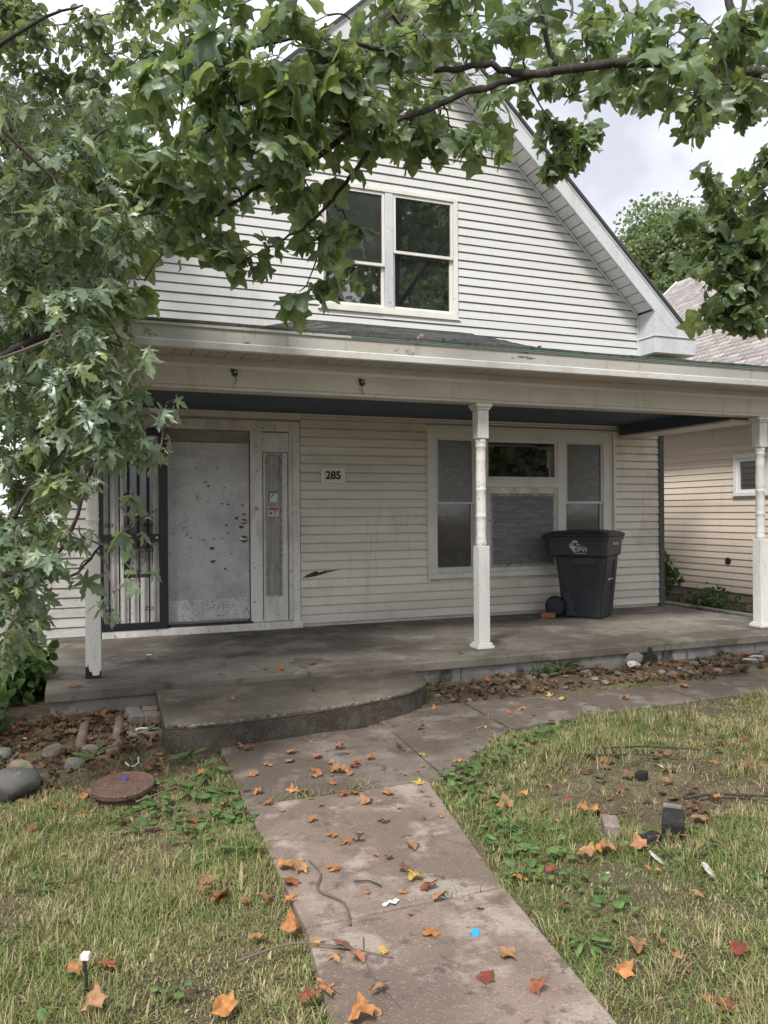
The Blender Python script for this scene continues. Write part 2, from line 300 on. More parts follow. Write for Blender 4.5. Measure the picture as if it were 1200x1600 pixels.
def gz(x, y):
    z = -.19-.06*sm(-2.6, -3.7, -(-y)) if False else -.19-.06*sm(2.6, 3.7, -y)
    z += .012*math.sin(x*3.1+y*1.7)+.010*math.sin(x*7.3-y*5.1)+.006*math.sin(x*17+y*13)
    for s in SLABS:                                    # the soil lies below every slab
        cx = sum(p[0] for p in s)/4; cy = sum(p[1] for p in s)/4
        if abs(x-cx) < 1.1 and abs(y-cy) < 1.1 and in_poly(x, y, s): return PZ-.05
    if y > -2.45 and -.1 < x < 7.5: return -.24
    return min(z, -.16)
xs = np.concatenate([[-600,-250,-100,-45,-20,-10,-6,-4],np.arange(-3,9.01,.06),[10,12,16,24,45,100,250,600]])
ys = np.concatenate([[-600,-250,-100,-45,-25,-16,-12,-10],np.arange(-9,-2.4,.06),[-2,-1,0,1,2,4,6,9,14,25,45,100,250,600]])
V = [(x, y, gz(x, y)) for y in ys for x in xs]; nx = len(xs)
F = [(j*nx+i, j*nx+i+1, (j+1)*nx+i+1, (j+1)*nx+i) for j in range(len(ys)-1) for i in range(nx-1)]
g = MB(); g.v = V; g.f = F; g.build('ground', M['soil'], kind='structure', smooth=True)

walk = empty('walkway'); walk['kind'] = 'structure'
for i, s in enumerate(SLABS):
    o = MB().prism(s, PZ-.11, PZ+(.004 if i % 2 else 0)).build('slab', M['walk_conc' if i in (2, 3, 4) else 'walk_dark'], walk, bev=.009)  # middle and near slabs take the paler tone, the rest the darker

# ================================================================ HOUSE
house = empty('house', (0, 0, 0), 'white two-storey house with peaked gable, vinyl siding and a covered front porch', 'house')
CX = 3.59; XL, XR = -.39, 7.54
def soff(x): return 7.25-.94*abs(x-CX)
def board(xlb, xrb, xlt, xrt, z0, z1, mat, parent, y=0, name='siding_board'):
    k_ = .80; h = z1-z0; xl, xr = xlb+(xlt-xlb)*k_, xrb+(xrt-xrb)*k_; z0 = z0+.004+random.uniform(-.0012, .0012); y = y+random.uniform(-.0015, .0015)
    vs = [(xlb,y-.030,z0),(xrb,y-.030,z0),(xlb,y-.029,z0+.006),(xrb,y-.029,z0+.006),(xl,y-.019,z0+h*k_),(xr,y-.019,z0+h*k_),(xlt,y-.001,z1),(xrt,y-.001,z1),(xlb,y,z0),(xrb,y,z0)]
    m = MB().add(vs, [(0,1,3,2),(2,3,5,4),(4,5,7,6),(8,9,1,0),(0,2,4,6,8),(1,9,7,5,3)])
    return m.build(name, mat, parent)
EXP = .1016
# lower front wall
wall = MB()
wall.box(XL, .25, .002, .14, -.14, 2.47).box(.25, 2.41, .06, .14, -.0, 2.47).box(2.41, 4.02, .002, .14, -.02, 2.47).box(4.02, 6.69, .002, .14, -.02, .484).box(4.02, 6.69, .06, .14, .484, 2.33).box(4.02, 6.69, .002, .14, 2.33, 2.47).box(6.69, XR, .002, .14, -.02, 2.47).box(.25, 2.41, .002, .059, 2.33, 2.47)
wall = wall.build('front_wall', M['vinyl_dirty'], house)
z = .035; k = 0
while z < 2.36:
    z1 = min(z+EXP, 2.40); mid = z+EXP/2
    board(XL+.05, .26, XL+.05, .26, z, z1, M['vinyl_dirty'], wall)
    if mid < .49 or mid > 2.32: board(2.42, 7.47, 2.42, 7.47, z, z1, M['vinyl_grimy'], wall)
    else:
        js = 2.75+((k*53) % 11)/10.5
        if k % 3 == 0: board(2.42, js, 2.42, js, z, z1, M['vinyl_grimy'], wall); board(js-.02, 4.03, js-.02, 4.03, z, z1, M['vinyl_grimy'], wall, y=-.0025)
        else: board(2.42, 4.03, 2.42, 4.03, z, z1, M['vinyl_grimy'], wall)
        board(6.70, 7.47, 6.70, 7.47, z, z1, M['vinyl_grimy'], wall)
    z += EXP; k += 1
for zz in (-.14, -.04): board(XL+.05, -.21, XL+.05, -.21, zz, zz+.095, M['vinyl_dirty'], wall)
MB().box(2.41, 6.75, -.040, 0, 2.375, 2.395).box(2.41, 6.75, -.055, 0, 2.40, 2.425).box(.2, 2.41, -.055, 0, 2.355, 2.425).build('frieze_moulding', M['trim'], wall)
MB().box(7.46, 7.54, -.042, .06, -.02, 2.5).build('corner_trim', M['dark_trim'], house, bev=.004)
MB().box(XL-.04, XL+.05, -.042, .06, -.22, 2.5).build('corner_trim', M['dark_trim'], house, bev=.004)
MB().prism([(2.43,.560),(2.52,.562),(2.62,.578),(2.70,.60),(2.79,.622),(2.88,.640),(2.78,.634),(2.70,.628),(2.63,.612),(2.60,.632),(2.55,.618),(2.50,.596),(2.46,.574)], -.0325, -.0300, 'y').build('scuff_mark', M['scuff'], wall)

# gable wall
gable = MB().prism([(XL,2.47),(XR,2.47),(XR,soff(XR)),(CX,7.25),(XL,soff(XL))], .06, .14, 'y').box(XL, 2.66, .002, .059, 2.47, soff(XL)).box(4.43, 7.13, .002, .059, 2.47, 3.9).box(2.66, 4.43, .002, .059, 2.47, 3.67)
gable = gable.build('gable_wall', M['vinyl'], house)
# the sheathing behind the boards follows the rake
gs = MB().prism([(XL+.02,3.6),(2.66,3.6),(2.66,soff(2.66)-.02),(XL+.02,soff(XL+.02)-.02)], .003, .05, 'y').prism([(4.43,3.6),(7.12,3.6),(7.12,soff(7.12)-.02),(4.43,soff(4.43)-.02)], .003, .05, 'y').prism([(2.66,5.14),(4.43,5.14),(4.43,soff(4.43)-.02),(CX,7.22),(2.66,soff(2.66)-.02)], .003, .05, 'y')
gs.build('sheathing', M['vinyl'], gable)
z = 3.28; k = 0
while z < 7.1:
    z1 = z+EXP; mid = z+EXP/2
    def lim(zz):
        h = (7.25-zz)/.94; return max(XL+.03, CX-h), min(7.13, CX+h)
    (a0, b0), (a1, b1) = lim(z), lim(z1)
    if 3.66 < mid < 5.15:
        board(a0, 2.665, a1, 2.665, z, z1, M['vinyl'], gable)
        sp = 4.7+((k*37) % 17)/9
        if k % 3 == 1 and sp < b1-.3:
            board(4.425, sp, 4.425, sp, z, z1, M['vinyl'], gable); board(sp-.02, b0, sp-.02, b1, z, z1, M['vinyl'], gable, y=-.0025)
        else: board(4.425, b0, 4.425, b1, z, z1, M['vinyl'], gable)
    else:
        sp = a1+(b1-a1)*(.25+((k*41) % 13)/24)
        if k % 2 and b1-a1 > 1.5:
            board(a0, sp, a1, sp, z, z1, M['vinyl'], gable); board(sp-.02, b0, sp-.02, b1, z, z1, M['vinyl'], gable, y=-.0025)
        else: board(a0, b0, a1, b1, z, z1, M['vinyl'], gable)
    z += EXP; k += 1
# side and back walls
for x0, x1 in ((XL+.001, XL+.1), (XR-.1, XR-.001)):
    w_ = MB().box(x0, x1, .141, 9, -.2, 3.66).build('side_wall', M['vinyl'], house)
    sg = -1 if x0 < 0 else 1; xf = x0 if sg < 0 else x1
    zz = -.1
    while zz < 3.4:
        MB().add([(xf+sg*.016,.06,zz),(xf+sg*.016,9,zz),(xf+sg*.003,9,zz+EXP),(xf+sg*.003,.06,zz+EXP),(xf,.06,zz),(xf,9,zz)], [(0,1,2,3),(4,5,1,0)]).build('siding_board', M['vinyl'], w_); zz += EXP
MB().prism([(XL,-.2),(XR,-.2),(XR,soff(XR)),(CX,7.25),(XL,soff(XL))], 8.9, 9.0, 'y').build('back_wall', M['vinyl'], house)
# main roof: two slabs with a front overhang
OV = -.36
roof = MB()
for sg in (-1, 1):
    xe = CX+sg*4.22
    def rz(x, h): return soff(x)+h
    roof.prism([(CX, rz(CX,.262)),(CX+sg*4.15, rz(CX+sg*4.15,.262)),(CX+sg*4.18, rz(CX+sg*4.15,.285)),(CX, rz(CX,.305))], OV-.03, 9.3, 'y')
roof = roof.build('roof', M['shingle_main'], house)
for sg in (-1, 1):
    xe = CX+sg*4.20
    MB().prism([(CX+sg*.001, soff(CX)+.258),(CX+sg*4.151, 3.606),(CX+sg*3.877, 3.606),(CX+sg*.001, soff(CX))], OV, OV+.03, 'y').build('rake_fascia', M['white_metal'], roof)
    MB().prism([(CX+sg*.001, soff(CX)+.275),(CX+sg*4.165, 3.61),(CX+sg*4.11, 3.61),(CX+sg*.001, soff(CX)+.22)], OV-.008, OV-.001, 'y').build('rake_edge', M['white_metal'], roof)
    # vented soffit panels between wall and fascia
    L = 3.53; n = 33; dx = L/n
    for i in range(n):
        xa = CX+sg*(i*dx+.006); xb = CX+sg*((i+1)*dx-.006)
        MB().add([(xa,OV+.031,soff(xa)+.012),(xb,OV+.031,soff(xb)+.012),(xb,-.018,soff(xb)+.012),(xa,-.018,soff(xa)+.012),(xa,OV+.031,soff(xa)+.02),(xb,OV+.031,soff(xb)+.02),(xb,-.018,soff(xb)+.02),(xa,-.018,soff(xa)+.02)],
                 [(0,1,2,3),(4,7,6,5),(0,4,5,1),(1,5,6,2),(2,6,7,3),(3,7,4,0)]).build('soffit_panel', M['soffit'], roof)
    MB().prism([(CX, soff(CX)+.03),(CX+sg*3.9, soff(CX+sg*3.9)+.03),(CX+sg*3.9, soff(CX+sg*3.9)+.05),(CX, soff(CX)+.05)], OV+.031, .05, 'y').build('soffit_backing', M['dark_metal'], roof)
    MB().prism([(CX+sg*.001, soff(CX)-.0),(CX+sg*3.53, soff(CX+sg*3.53)),(CX+sg*3.53, soff(CX+sg*3.53)-.035),(CX+sg*.001, soff(CX)-.035)], -.045, -.031, 'y').build('rake_moulding', M['soffit'], roof)
    # boxed eave return
    a, b = CX+sg*3.545, CX+sg*4.22; x0, x1 = min(a, b), max(a, b)
    ret = MB().box(x0, x1, OV, .0, 3.375, 3.585).build('eave_return', M['white_metal'], house, bev=.004)
    MB().box(x0-.012, x1+.012, OV-.015, .0, 3.588, 3.602).build('return_cap', M['white_metal'], ret, bev=.003)
    ia, ib, ic = CX+sg*3.55, CX+sg*3.875, CX+sg*3.55
    MB().prism([(ia,3.604),(ib,3.604),(ia,soff(CX+sg*3.55)+.015)], OV+.002, -.02, 'y').build('return_cheek', M['white_metal'], ret)
    MB().box(min(CX+sg*3.52,CX+sg*3.548), max(CX+sg*3.52,CX+sg*3.548), -.045, -.0305, 3.25, 3.93).build('return_stop', M['white_metal'], ret)
    MB().box(x0+.02, x1-.02, OV+.02, .0, 3.365, 3.374).build('return_soffit', M['n_vinyl'], ret)
# upper pair of double-hung windows
def sash(parent, x0, x1, z0, z1, y, mat_frame, mat_glass, t=.035, name='sash', b=None):
    b = t if b is None else b
    s = MB().box(x0, x0+t, y-.03, y, z0, z1).box(x1-t, x1, y-.03, y, z0, z1).box(x0+t, x1-t, y-.03, y, z1-t, z1).box(x0+t, x1-t, y-.03, y, z0, z0+b).build(name, mat_frame, parent)
    MB().box(x0+t-.002, x1-t+.002, y-.012, y-.004, z0+b-.002, z1-t+.002).build('pane', mat_glass, parent)
    return s
uw = empty('upper_window', (0, 0, 0), parent=house)
MB().box(2.66, 4.43, -.042, .05, 5.09, 5.14).box(2.66, 4.43, -.044, .05, 3.67, 3.72).box(2.66, 2.71, -.042, .05, 3.72, 5.09).box(4.375, 4.43, -.042, .05, 3.72, 5.09).build('window_frame', M['trim'], uw, bev=.004)
MB().box(3.475, 3.575, -.035, .05, 3.72, 5.09).build('mullion', M['white_metal'], uw, bev=.004)
MB().box(2.64, 4.45, -.05, .0, 3.645, 3.669).build('window_sill', M['trim'], uw)
sash(uw, 2.715, 3.47, 4.21, 5.085, .005, M['trim'], M['glass_dusty'], .032); sash(uw, 2.715, 3.47, 3.725, 4.245, .04, M['trim'], M['glass'], .032)
sash(uw, 3.58, 4.37, 4.385, 5.085, .005, M['trim'], M['glass'], .032); sash(uw, 3.58, 4.37, 3.725, 4.425, .04, M['trim'], M['glass'], .032)
MB().box(2.66, 4.43, .055, .059, 3.67, 5.14).build('window_back', M['dark_metal'], uw)
MB().lathe([(-.040,.0),(-.039,.018),(-.0355,.02)], (3.525,0,3.80), 12, 'y').build('screw_cap', M['white_metal'], uw)

# ---- porch
porch = MB().prism([(-.195,.0),(7.62,.0),(7.62,-2.53),(-.195,-2.53)], -.085, -.002).build('porch_floor', M['porch_conc'], house, bev=.012)
blocks = [(-.165, .62), (.62, 1.9), (1.9, 3.2), (3.2, 4.02), (4.02, 5.05), (5.05, 5.42), (5.42, 6.6), (6.6, 7.58)]
for a, b in blocks: MB().box(a+.004, b-.004, -2.50, -2.3, -.4, -.0855).build('foundation_block', M['found'], porch, bev=.006)
MB().box(-.165, 0.0, -2.29, -.01, -.4, -.0855).box(7.45, 7.58, -2.29, -.01, -.4, -.0855).build('foundation_side', M['found'], porch)
MB().prism([(5.14,-.185),(5.16,-.12),(5.19,-.095),(5.21,-.03),(5.25,-.035),(5.27,-.10),(5.31,-.12),(5.32,-.185)], -2.534, -2.501, 'y').build('tar_patch', M['char'], porch)
# beams, ceiling, fascia, roof of the porch
PY = -2.082
beam = MB().box(-.2, 7.45, PY-.075, PY+.075, 2.352, 2.53).build('porch_beam', M['beam'], house, bev=.006)
MB().box(-.2, 7.45, PY-.085, PY+.085, 2.322, 2.350).build('beam_base_trim', M['beam'], beam, bev=.004)
MB().box(-.2, 7.45, PY-.084, PY-.0755, 2.505, 2.535).build('beam_top_trim', M['trim'], beam)
MB().box(6.80, 7.18, PY+.086, -.056, 2.30, 2.429).build('side_beam', M['navy'], house, bev=.004)
MB().box(6.79, 7.19, PY+.086, -.051, 2.275, 2.299).build('side_beam_trim', M['beam'], house, bev=.004)
MB().box(-.15, .2, PY+.086, -.056, 2.30, 2.429).build('side_beam', M['navy'], house, bev=.004)
ceil = MB().box(-.2, 7.45, PY+.076, -.0, 2.43, 2.455).build('porch_ceiling', M['navy'], house)
FY = -2.46
fas = MB().box(-.52, 7.72, FY, FY+.02, 2.64, 2.79).build('porch_fascia', M['fascia'], house)
MB().prism([(FY-.004,2.658),(FY-.016,2.648),(FY-.016,2.598),(FY-.006,2.588),(FY+.02,2.588),(FY+.02,2.639),(FY-.002,2.6395)], -.525, 7.725, 'x').build('fascia_lower_band', M['fascia_low'], fas)
MB().prism([(FY-.012,2.788),(FY-.02,2.778),(FY-.017,2.776),(FY-.004,2.785),(FY+.05,2.795),(FY+.05,2.799)], 2.2, 7.73, 'x').build('drip_edge', M['drip_green'], fas)
MB().box(-.53, 7.73, FY-.013, FY-.001, 2.765, 2.787).build('fascia_top_rib', M['fascia'], fas)
for i in range(59):
    x = -.5+i*.14
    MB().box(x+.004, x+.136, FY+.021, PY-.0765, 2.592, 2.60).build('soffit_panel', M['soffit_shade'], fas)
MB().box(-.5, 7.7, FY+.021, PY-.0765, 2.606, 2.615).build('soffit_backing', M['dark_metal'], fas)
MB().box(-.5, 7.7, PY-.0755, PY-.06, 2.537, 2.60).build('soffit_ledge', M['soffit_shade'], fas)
# porch roof deck, shingle rows, raised cricket under the window
def pr(y): return 2.80+(y-FY)*(3.325-2.80)/(-FY)
proof = MB().add([(-.53,FY+.003,pr(FY)-.008),(7.73,FY+.003,pr(FY)-.008),(7.73,-.019,pr(0)-.008),(-.53,-.019,pr(0)-.008),(-.53,FY+.003,pr(FY)-.03),(7.73,FY+.003,pr(FY)-.03),(7.73,-.019,pr(0)-.03),(-.53,-.019,pr(0)-.03)], [(0,1,2,3),(7,6,5,4),(0,4,5,1),(1,5,6,2),(2,6,7,3),(3,7,4,0)]).build('porch_roof', M['shingle'], house)
sh = MB(); random.seed(11)
rows = 18; d = -FY/rows
for j in range(rows):
    y0 = FY-.015+j*d; x = -.53+random.uniform(-.2, 0)
    while x < 7.7:
        x1 = min(x+random.uniform(.2, .34), 7.73); xa = max(x, -.53)
        h = random.uniform(.008, .014); y1 = min(y0+d*1.02, -.032)
        def hump(xx, yy): return (.11*sm(1.3, 1.0, abs(xx-3.4))+.06*sm(3.3, 2.9, abs(xx-2.4)))*sm(-2.3, -.1, yy)
        sh.add([(xa,y0,pr(y0)+h+hump(xa,y0)),(x1-.005,y0,pr(y0)+h+hump(x1,y0)),(x1-.005,y1,pr(y1)+.003+hump(x1,y1)),(xa,y1,pr(y1)+.003+hump(xa,y1)),(xa,y0,pr(y0)-.006),(x1-.005,y0,pr(y0)-.006)], [(0,1,2,3),(4,5,1,0)])
        x = x1
sh.build('shingle', M['shingle'], proof, kind='stuff')
MB().box(2.35, 4.5, -.045, -.031, 3.36, 3.50).build('flashing', M['dark_trim'], proof)
# posts
def post(x, broken=False):
    p = empty('porch_post', (x, PY, 0), parent=house); h = .058
    s = MB().box(-h, h, -h, h, .055 if not broken else .02, .97)
    s.build('post_base', M['post'], p, bev=.006)
    s = MB().box(-h, h, -h, h, 1.99, 2.26); s.build('post_head', M['post'], p, bev=.006)
    _p = [(.971,.045),(.985,.052),(1.0,.056),(1.02,.050),(1.04,.044),(1.055,.050),(1.07,.042),(1.12,.043),(1.20,.047),(1.235,.044),(1.245,.053),(1.262,.053),(1.275,.045),(1.30,.048),(1.40,.047),(1.49,.044),(1.50,.052),(1.515,.052),(1.525,.043),(1.54,.049),(1.60,.051),(1.78,.043),(1.80,.050),(1.815,.043),(1.85,.047),(1.90,.044),(1.91,.054),(1.93,.054),(1.94,.045),(1.955,.056),(1.975,.056),(1.989,.048)]
    prof = [(a, .0475+(c-.0475)*.65) for a, c in _p]
    MB().lathe(prof, (0, 0, 0), 20).build('turned_shaft', M['post'], p, smooth=True)
    MB().box(-.085, .085, -.085, .085, 2.285, 2.3215).box(-.072, .072, -.072, .072, 2.261, 2.284).build('capital', M['post'], p, bev=.008)
    if not broken:
        MB().box(-.088, .088, -.088, .088, 0, .035).box(-.075, .075, -.075, .075, .036, .054).build('plinth', M['post'], p, bev=.006)
    else:
        MB().prism([(-.0595,.0),(-.0595,.10),(-.05,.09),(-.04,.115),(-.03,.06),(-.012,.05),(-.005,.02),(.03,.015),(.045,.03),(.05,.06),(.0595,.055),(.0595,0)], -.061, -.05, 'y').box(-.055, .055, -.049, .05, 0, .019).build('rotten_foot', M['black_rot'], p)
    return p
post(3.632); post(7.12); q = post(.148, True)
# lamp bracket stubs with loose wires on the beam
for x, z, fl in ((1.27, 2.475, 1), (2.40, 2.455, -1)):
    lb = empty('lamp_bracket', (x, PY-.076, z), parent=house)
    MB().prism([(-.03,.03),(.025,.02),(.03,-.02),(.012,-.035),(-.012,-.03),(-.02,0)], -.022, .0, 'y').build('bracket_plate', M['dark_metal'], lb)
    MB().lathe([(-.04,.007),(-.036,.012),(-.0221,.012)], (.004, 0, 0), 10, 'y').build('socket', M['steel'], lb, smooth=True)
    for k in range(2): MB().tube([(.005+k*.008,-.02,-.03),(.012*fl+k*.008,-.03,-.06),(-.006*fl-.014*k*fl,-.025,-.10-.03*k)], .0018, n=5).build('wire', M['dark_metal'], lb)

# ---- front door group
de = empty('entrance', (0, 0, 0), parent=house)
MB().box(2.325, 2.41, -.04, .059, -.0, 2.33).box(.25, 2.324, -.04, .059, 2.215, 2.33).build('door_casing', M['trim_worn'], de, bev=.004)
MB().box(1.845, 1.975, -.03, .059, .085, 2.2145).box(2.29, 2.3245, -.025, .059, .085, 2.2145).build('door_jamb', M['trim_worn'], de, bev=.004)
MB().box(.28, 2.42, -.10, .059, .0, .08).build('door_sill', M['trim_worn'], de, bev=.008)
MB().box(.96, 1.86, -.075, .03, .081, .10).build('threshold', M['dark_metal'], de)
door = MB().box(.955, 1.838, -.0, .045, .125, 2.075).build('door', M['door'], house, bev=.003)
MB().box(.96, 1.835, -.006, -.0005, .13, .36).build('kick_plate', M['door_kick'], door, bev=.002)
for zz, r_, nm in ((1.205, .028, 'deadbolt'), (1.01, .034, 'door_knob')):
    MB().lathe([(-.065,.004),(-.062,r_*.62),(-.045,r_*.75),(-.03,r_*.5),(-.012,r_*.55),(-.009,r_*1.15),(-.0005,r_*1.2)], (1.775, 0, zz), 16, 'y').build(nm, M['steel'], door, smooth=True)
random.seed(3)
for x, z, s in [(0.989,1.821,0.5),(1.057,1.578,0.6),(1.356,1.643,1.1),(1.39,1.594,0.9),(1.487,1.8,0.7),(1.559,1.58,0.6),(1.661,1.507,0.5),(1.269,1.477,0.8),(1.384,1.434,0.5),(1.534,1.404,1),(1.604,1.395,1),(1.698,1.247,1.6),(1.741,1.146,1.7),(1.778,1.285,1.2),(1.125,1.143,1.1),(1.153,1.067,0.7),(1.198,1.037,0.8),(1.329,1.012,0.9),(1.447,1.021,0.8),(1.532,1.02,0.8),(1.602,1.08,0.8),(1.585,1.166,1),(1.423,0.917,1.5),(1.434,0.77,1.6),(1.63,0.853,0.8),(1.57,0.684,1.1),(1.31,0.722,0.5),(1.197,0.826,0.5),(1.764,1.389,0.9),(1.013,1.133,0.5),(1.173,1.622,0.6),(1.257,1.796,0.5),(1.036,0.443,0.5),(1.262,0.462,0.5),(1.633,0.447,0.5),(1.149,0.496,0.4),(1.406,0.441,0.5),(1.677,1.625,0.4),(1.351,0.822,0.4)]:
    n = 8; a0 = random.uniform(-.5, .5); e = random.uniform(.35, .75); P = []
    for k in range(n):
        t = 2*math.pi*k/n; r_ = .017*s*random.uniform(.55, 1.15); u_, v_ = r_*math.cos(t)*1.3, r_*math.sin(t)*e*1.3; P.append((x+u_*math.cos(a0)-v_*math.sin(a0), z+u_*math.sin(a0)+v_*math.cos(a0)))
    MB().prism(P, -.0015, -.0004, 'y').build('paint_chip', M['chip'], door)
MB().box(1.839, 1.844, -.012, .03, .1, 2.1).build('weather_strip', M['dark_metal'], de)
MB().box(.955, 1.838, .0, .05, 2.08, 2.21).build('door_header', M['wood_bare'], de)
def sidelight(x0, x1, parent, grubby):
    sd = empty('sidelight', (0, 0, 0), parent=parent)
    a, b = x0+.04, x1-.075
    MB().box(x0, a, -.012, .04, .085, 2.2).box(b, x1, -.012, .04, .085, 2.2).box(a, b, -.012, .04, .085, .36).box(a, b, -.012, .04, 1.97, 2.2).build('panel', M['trim_worn'], sd, bev=.003)
    MB().box(x0+.006, x1-.006, -.017, -.0125, 2.0, 2.17).build('upper_panel', M['trim_worn'], sd, bev=.003)
    MB().box(x0+.01, x0+.018, -.0145, -.0125, .1, 1.985).box(x1-.018, x1-.01, -.0145, -.0125, .1, 1.985).box(x0+.018, x1-.018, -.0145, -.0125, 1.975, 1.983).build('panel_crack', M['dark_metal'], sd)
    MB().box(a, b, .01, .03, .36, 1.97).build('pane', M['glass_old'], sd)
    MB().box(a, a+.022, -.008, .009, .36, 1.97).box(b-.022, b, -.008, .009, .36, 1.97).box(a+.022, b-.022, -.008, .009, .36, .385).box(a+.022, b-.022, -.008, .009, 1.945, 1.97).build('glazing_bead', M['caulk'], sd)
    return sd
sd = sidelight(1.976, 2.289, house, 0)
# two security stickers on the sidelight glass
MB().box(2.075, 2.158, .008, .0095, 1.42, 1.545).build('sticker', M['sticker_white'], sd); MB().box(2.072, 2.160, .0065, .0078, 1.52, 1.548).build('sticker_band', M['sticker_green'], sd)
MB().box(2.06, 2.071, .0065, .0095, 1.42, 1.548).build('sticker_edge', M['sticker_green'], sd)
MB().prism([(2.085,1.475),(2.10,1.505),(2.135,1.512),(2.12,1.498),(2.10,1.490),(2.095,1.47)], .0064, .0078, 'y').build('sticker_camera', M['ink'], sd)
MB().box(2.058, 2.172, .008, .0095, 1.262, 1.365).build('sticker', M['sticker_white'], sd); MB().box(2.063, 2.168, .0065, .0078, 1.328, 1.360).build('sticker_band', M['sticker_red'], sd)
MB().prism([(2.068,1.285),(2.085,1.318),(2.105,1.298),(2.092,1.29),(2.082,1.275)], .0064, .0078, 'y').build('sticker_camera', M['ink'], sd)
for k in range(3): MB().box(2.112, 2.16-.008*k, .0064, .0078, 1.312-.015*k, 1.318-.015*k).build('sticker_line', M['ink'], sd)
# doorbell
MB().lathe([(-.045,.005),(-.042,.014),(-.0305,.015)], (1.912,0,1.285), 12, 'y').build('doorbell', M['plaque'], de); MB().box(1.895, 1.93, -.036, -.0305, 1.33, 1.37).build('bell_plate', M['caulk'], de)
# left sidelight behind the iron gate
ls = empty('sidelight', (0, 0, 0), parent=house)
MB().box(.30, .50, -.01, .05, .085, 2.2).box(.50, .80, -.01, .05, .085, .62).box(.50, .80, -.01, .05, 1.95, 2.2).box(.80, .95, -.01, .05, .085, 2.2).build('panel', M['trim_worn'], ls)
MB().box(.5, .8, .02, .045, .62, 1.95).build('pane', M['glass_dusty'], ls)
MB().box(.5, .8, -.005, .019, 1.28, 1.31).build('glazing_bar', M['trim_worn'], ls)
MB().box(.56, .79, .013, .0185, .66, .93).build('patch', M['caulk'], ls)
# iron security gate
gate = empty('security_gate', (0, 0, 0), parent=house)
MB().box(.855, .945, -.11, -.06, .085, 2.2).box(.245, .30, -.11, -.06, .085, 2.2).box(.30, .855, -.11, -.06, .085, .155).box(.30, .855, -.11, -.06, 2.13, 2.2).build('gate_frame', M['iron'], gate, bev=.004)
MB().box(.30, .855, -.112, -.062, 1.005, 1.085).build('lock_rail', M['iron'], gate, bev=.004)
MB().lathe([(-.125,.006),(-.122,.016),(-.1125,.018)], (.83,0,1.045), 12, 'y').build('gate_lock', M['steel'], gate)
def scroll(m, x, z, s, fl, fz=1):
    pts = []
    for i in range(11):
        t = i/10*4.6; r_ = s*(1-.065*i)
        pts.append((x+fl*(s-r_*math.cos(t)), -.085, z+fz*r_*math.sin(t)))
    m.tube(pts, .0045, .0035, 5)
for i, x in enumerate((.355, .455, .555, .655, .755)):
    b = MB().box(x-.008, x+.008, -.093, -.077, .155, 1.005).box(x-.008, x+.008, -.093, -.077, 1.085, 2.13).build('bar', M['iron'], gate)
    s = MB()
    for zz in ((.30, .92, 1.18, 1.95) if i in (0, 4) else (.72, 1.5) if i == 2 else ()):
        for fl in (-1, 1):
            for fz in (-1, 1): scroll(s, x+fl*.004, zz, .022, fl, fz)
    if s.v: s.build('scroll', M['iron'], gate)

# ---- front window group
fw_ = empty('front_window', (0, 0, 0), parent=house)
y = -.04
MB().box(4.02, 4.12, y, .055, .55, 2.2).box(4.63, 4.80, y, .055, .55, 2.2).box(5.84, 5.96, y, .055, .55, 2.2).box(6.545, 6.69, y, .055, .55, 2.2).box(4.02, 6.69, y, .055, 2.2, 2.33).box(4.00, 6.70, y-.01, .055, .484, .549).box(4.80, 5.84, y, .055, 1.60, 1.70).build('window_casing', M['trim'], fw_, bev=.005)
MB().box(3.995, 4.019, y-.012, .0, .47, 2.34).box(6.691, 6.725, y-.03, .0, .47, 2.345).box(4.019, 6.691, y-.014, .0, 2.331, 2.352).build('window_channel', M['trim'], fw_)
sash(fw_, 4.121, 4.629, 1.395, 2.199, .0, M['white_metal'], M['glass_film'], .024); sash(fw_, 4.121, 4.629, .55, 1.43, .03, M['white_metal'], M['glass_dusty'], .026, b=.07)
sash(fw_, 5.961, 6.544, 1.395, 2.199, .0, M['white_metal'], M['glass_film'], .030); sash(fw_, 5.961, 6.544, .55, 1.43, .03, M['white_metal'], M['glass_dusty'], .030, b=.07)
sash(fw_, 4.801, 5.839, 1.701, 2.199, -.0, M['trim'], M['glass'], .034)
MB().box(4.78, 5.86, y-.018, y-.001, 1.672, 1.70).build('transom_sill', M['trim'], fw_, bev=.004)
bp = MB().box(4.80, 5.84, -.02, .04, .55, 1.599).build('boarded_panel', M['trim_worn'], house)
MB().box(4.87, 5.79, -.029, -.0205, .60, 1.525).build('caulk_border', M['caulk'], bp, bev=.003)
MB().box(4.895, 5.765, -.034, -.0295, .635, 1.490).build('painted_board', M['board'], bp)
# ---- house number plaque
pq = MB().box(2.66, 2.947, -.050, -.031, 1.64, 1.81).build('number_plaque', M['plaque'], house, label='white plaque with the black house number 285', bev=.004)
MB().box(2.682, 2.925, -.052, -.0505, 1.662, 1.788).build('plaque_face', M['plaque_face'], pq)
text_mesh('number', '285', .125, M['ink'], pq, axes((2.803,-.054,1.725), (1,0,0), (0,0,1)), .001, .004, .98)

# ================================================================ CONCRETE STEP
st_ = empty('concrete_step', (1.6, -3.1, -.4), 'damp brown concrete step with a rounded right end below the porch', 'step')
MB().prism([(x*.998+.003, y+.003) for x, y in STEP], -.42, -.0805).build('riser', M['step_shaded'], st_)
MB().prism(STEP, -.08, -.05).build('tread', M['step_lit'], st_, bev=.012)
MB().tube(smooth_path([(x*.995+.007, y+.010, -.059) for x, y in STEP[1:-1]], 6), .0105, .0105, 7).build('worn_nosing', M['nosing'], st_, smooth=True)
for o in st_.children: o.matrix_parent_inverse = Matrix.Translation(-st_.location)

